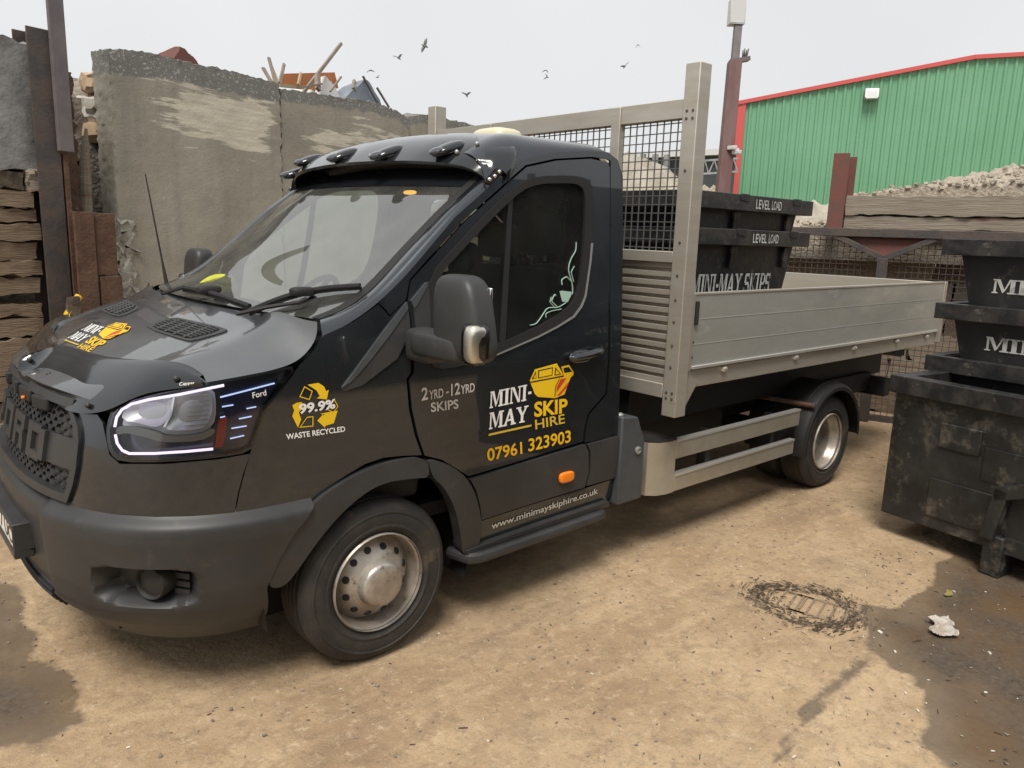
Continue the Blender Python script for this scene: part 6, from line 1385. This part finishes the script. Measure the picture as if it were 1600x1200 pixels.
mb = MB(); mb.grid([[G3(a, -.05, eave(a)-.05), G3(a, -40, eave(a)-.05)] for a in (uL-.3, ua_, u3, u4, uR)]); mb.build('roof', 'clad_green', wh, smooth=False); mb = MB(); mb.grid([[G3(uL, -.1, 0), G3(uL, -40, 0)], [G3(uL, -.1, ze), G3(uL, -40, ze)]]); mb.build('side_wall', 'clad_green', wh, smooth=False)
uf, zf = gl(1361, 149)
fl_ = empty('floodlight', 'grey floodlight fixed on the green corrugated warehouse wall', 'floodlight', tuple(G3(uf, .1, zf)))
mb = MB(); mb.box(G3(uf, .18, zf), (.42, .22, .32), np.stack([GU, -GN, np.array([0, 0, 1])], 1) @ rotx(-.3)); mb.build('housing', 'galv', fl_, bevel=.02); mb = MB(); mb.box(G3(uf, .295, zf-.03), (.34, .02, .24), np.stack([GU, -GN, np.array([0, 0, 1])], 1) @ rotx(-.3)); mb.build('glass', 'lamp_face', fl_)
mb = MB(); mb.bar(G3(uf, .0, zf-.1), G3(uf, .14, zf-.1), .05, .05); mb.build('bracket', 'steel_dark', fl_)
# pole carrying cabinet, spikes and cameras
DPL = 9.0; pb = at_depth(1129, 300, DPL); pt = at_depth(1156, 10, DPL); dx = (pt-pb)/(pt[2]-pb[2]); foot = pb-dx*pb[2]
pm_ = at_depth(1148, 96, DPL)
po = empty('camera_pole', 'leaning dull red steel pole with grey cabinet and spike bracket on top', 'pole', tuple(foot))
sq = np.stack([RR*np.array([1, 1, 0])/np.linalg.norm(RR[:2]), np.cross((0, 0, 1), RR*np.array([1, 1, 0])/np.linalg.norm(RR[:2])), np.array([0, 0, 1])], 1)
mb = MB(); mb.bar(foot, pm_, .145, .145, up=FF); mb.build('shaft', 'pole_paint', po, smooth=False, bevel=.008)
mb = MB(); mb.bar(pm_, pt, .085, .085, up=FF); mb.build('upper_shaft', 'pole_violet', po, smooth=False, bevel=.006)
mb = MB(); mb.box(at_depth(1151, 20, DPL), (.18, .14, .28), sq); cb = mb.build('cabinet', 'grey_box', po, bevel=.01); mb = MB(); mb.box(at_depth(1150, 38, DPL), (.15, .12, .02), sq); mb.build('cabinet_plinth', 'galv', cb)
mb = MB(); mb.tube([at_depth(1149, 8, DPL), at_depth(1150, -30, DPL)], .012); mb.tube([at_depth(1157, 8, DPL), at_depth(1158, -30, DPL)], .02); mb.build('cable', 'galv', cb)
mb = MB(); mb.bar(at_depth(1141, 97, DPL), at_depth(1170, 92, DPL), .12, .045, up=(0, 0, 1)); pk = mb.build('spike_bracket', 'pole_violet', po, smooth=False)
mb = MB(); [mb.tube([at_depth(1160+i*2.0, 92, DPL), at_depth(1161+i*3.0, 78-(i % 2)*2, DPL)], [.012, .006], 5) for i in range(4)]; mb.build('spikes', 'steel_dark', pk)
for px, py in ((1144, 231), (1151, 238)):
    mb = MB(); q = at_depth(px, py, DPL-.12); mb.box(q, (.06, .11, .045), sq @ rotz(.5)); mb.build('camera_housing', 'grey_box', po, bevel=.008)
# dark shed with a pale lattice girder
sh = empty('dark_shed', 'low dark shed with a pale lattice girder beyond the camera pole', 'shed', tuple(at_depth(1100, 300, 22)*np.array([1, 1, 0])))
a, b = at_depth(925, 266, 22), at_depth(1150, 245, 22); dU = (b-a)*np.array([1, 1, 0]); dU /= np.linalg.norm(dU); dN = np.array([dU[1], -dU[0], 0]); dN = dN if dN @ (CAM-a) > 0 else -dN
ztop = (at_depth(1095, 240, 22))[2]
mb = MB(); mb.prism([a*np.array([1, 1, 0]), b*np.array([1, 1, 0]), b*np.array([1, 1, 0])+np.array([0, 0, ztop]), a*np.array([1, 1, 0])+np.array([0, 0, ztop-.3])], (0, 0, 0), -dN*6); mb.build('wall', 'shed_dark', sh, smooth=False)
mb = MB(); mb.bar(a*np.array([1, 1, 0])+dN*.1+np.array([0, 0, ztop-.22]), b*np.array([1, 1, 0])+dN*.1+np.array([0, 0, ztop+.08]), .3, .16); mb.build('roof_edge', 'grey_box', sh, smooth=False)
g0, g1 = at_depth(1092, 272, 20.5), at_depth(1152, 268, 20.5); hh = np.array([0, 0, .34]); mb = MB(); mb.bar(g0, g1, .05, .05); mb.bar(g0+hh, g1+hh, .05, .05)
for i in range(8): p0, p1 = g0+(g1-g0)*i/8, g0+(g1-g0)*(i+1)/8; mb.bar(p0+(hh if i % 2 else 0), p1+(0 if i % 2 else hh), .03, .03)
mb.build('lattice_girder', 'galv', sh, smooth=False)
for px in (1003, 1022, 1040): 
    mb = MB(); p_ = at_depth(px, 275, 20.8); mb.bar(p_*np.array([1, 1, 0]), p_*np.array([1, 1, 0])+np.array([0, 0, ztop-.2]), .12, .12); mb.build('shed_post', 'galv', sh, smooth=False)
r = np.random.default_rng(5); rows_ = []
hc = at_depth(985, 300, 13); hu = RR*np.array([1, 1, 0]); hu /= np.linalg.norm(hu); hv = FF*np.array([1, 1, 0]); hv /= np.linalg.norm(hv)
pr_ = [(-9, 3.0), (-4.6, 3.35), (-2.6, 3.15), (-1.2, 3.0), (-.3, 3.02), (.2, 3.02), (.9, 2.66), (1.6, 2.35), (3.2, 2.3), (6, 2.2)]
for n_ in np.linspace(-1.6, 3, 24):
    rows_.append([np.array([hc[0], hc[1], 0])+hu*u+hv*n_+np.array([0, 0, max(0, float(np.interp(u, [q[0] for q in pr_], [q[1] for q in pr_]))*min(1, (n_+1.7)/1.7)+r.normal(0, .05))]) for u in np.linspace(-6, 6, 80)])
mb = MB(); mb.grid(rows_); tag(mb.build('spoil_heap', 'heap_pale', sharp=20), 'pale grey spoil heap seen through the headboard mesh', 'spoil heap')
# another low rubble bank left of the green building, behind the skips
mb = MB(); P0 = at_depth(1105, 292, 12)
rows_ = [[np.array([P0[0], P0[1], 0])+hu*u+hv*n_+np.array([0, 0, max(0, (P0[2]+.03)*(1-abs(u)/4)+r.normal(0, .04))*min(1, (n_+1)/.8)]) for u in np.linspace(-2.5, 2.5, 50)] for n_ in np.linspace(-1, 2, 16)]
mb.grid(rows_); tag(mb.build('rubble_bank', 'gravel', sharp=15), 'low rubble bank just above the skips on the truck bed', 'rubble heap')

# ------------------------------------------------------------------ yellow cloth on the dashboard
P_ = [newton(screen3, *q) for q in ((296, 447), (312, 436), (335, 437), (342, 447), (325, 450))]
yc = [screen3(*q)+np.array([.07, 0, -.015]) for q in P_]
mb = MB(); c = np.mean(yc, 0); 
mb.tube(smooth_curve([c+np.array(q) for q in ((-.06, .10, -.02), (-.03, .06, .02), (.0, 0, .035), (.02, -.07, .03), (.02, -.11, .0), (-.02, -.10, -.02), (-.04, -.05, -.01), (-.03, -.02, -.01))], 26, 1.5), .026, 12)
tag(mb.build('folded_cloth', 'hivis'), 'yellow high visibility cloth folded on the dashboard behind the windscreen', 'cloth')

# ------------------------------------------------------------------ pigeons wheeling over the yard
def bird(px, py, dep, span_px, lw, rw, head, lbl):
    c = at_depth(px, py, dep); k = span_px*dep/FPX; S = k/.64
    rt = empty('pigeon', lbl, 'pigeon', tuple(c), 0, 'pigeons flying over the yard')
    h = RR*math.cos(head)+UU*math.sin(head)*.6+FF*.55; h /= np.linalg.norm(h); sd = np.cross(h, UU); sd /= np.linalg.norm(sd); up_ = np.cross(sd, h)
    mb = MB(); mb.tube([c+h*S*x for x in (-.17, -.13, -.06, .02, .08, .115, .14, .165)], [S*q for q in (.022, .022, .040, .052, .045, .026, .026, .006)], 10)
    mb.build('body', 'bird_grey', rt)
    for ang, nm in ((lw, -1), (rw, 1)):
        d1 = RR*math.cos(ang)+UU*math.sin(ang); a2 = ang+(-.45 if math.cos(ang) > 0 else .45)*1; d2 = RR*math.cos(a2)+UU*math.sin(a2)
        root_ = c+up_*S*.02; el = root_+d1*S*.17; tip = el+d2*S*.19-h*S*.05
        rows_ = [[root_+h*S*.05, root_-h*S*.09], [el+h*S*.055, el-h*S*.085], [(el+tip)/2+h*S*.03, (el+tip)/2-h*S*.07], [tip+h*S*.0, tip-h*S*.015]]
        mb = MB(); mb.grid(rows_); o = mb.build('wing', 'bird_grey', rt); sm = o.modifiers.new('t', 'SOLIDIFY'); sm.thickness = .012*S
for a in ((664, 72, 22, 22, rad(-120), rad(80), rad(-20), 'largest pigeon in the sky above the tarpaulin, wings held upright'),
          (623, 91, 30, 16, rad(150), rad(55), rad(-30), 'pigeon with raised wings just left of the largest one'),
          (578, 110, 30, 13, rad(205), rad(-15), rad(190), 'pigeon gliding just above the dark rods on the waste heap'),
          (590, 121, 36, 10, rad(170), rad(65), rad(180), 'smallest pigeon, low over the dark rods on the waste heap'),
          (729, 149, 30, 15, rad(145), rad(40), rad(-70), 'pigeon with a V of wings above the headboard far post'),
          (853, 110, 30, 11, rad(200), rad(-35), rad(10), 'upper pigeon of the close pair above the truck roof'),
          (855, 121, 30, 11, rad(205), rad(100), rad(10), 'lower pigeon of the close pair above the truck roof'),
          (997, 70, 34, 11, rad(215), rad(-45), rad(90), 'rightmost pigeon, high and with drooping wings'),
          (976, 104, 32, 14, rad(175), rad(55), rad(-120), 'pigeon just left of the tall headboard post')): bird(*a)


# ------------------------------------------------------------------ unseen dark wall, added behind the camera to darken the paintwork's reflections
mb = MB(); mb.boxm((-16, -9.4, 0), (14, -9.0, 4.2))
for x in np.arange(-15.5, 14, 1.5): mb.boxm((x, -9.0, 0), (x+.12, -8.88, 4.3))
tag(mb.build('reflection_wall', 'shed_dark', bevel=.01), 'unseen dark wall added behind the camera for the paintwork to reflect', 'wall')
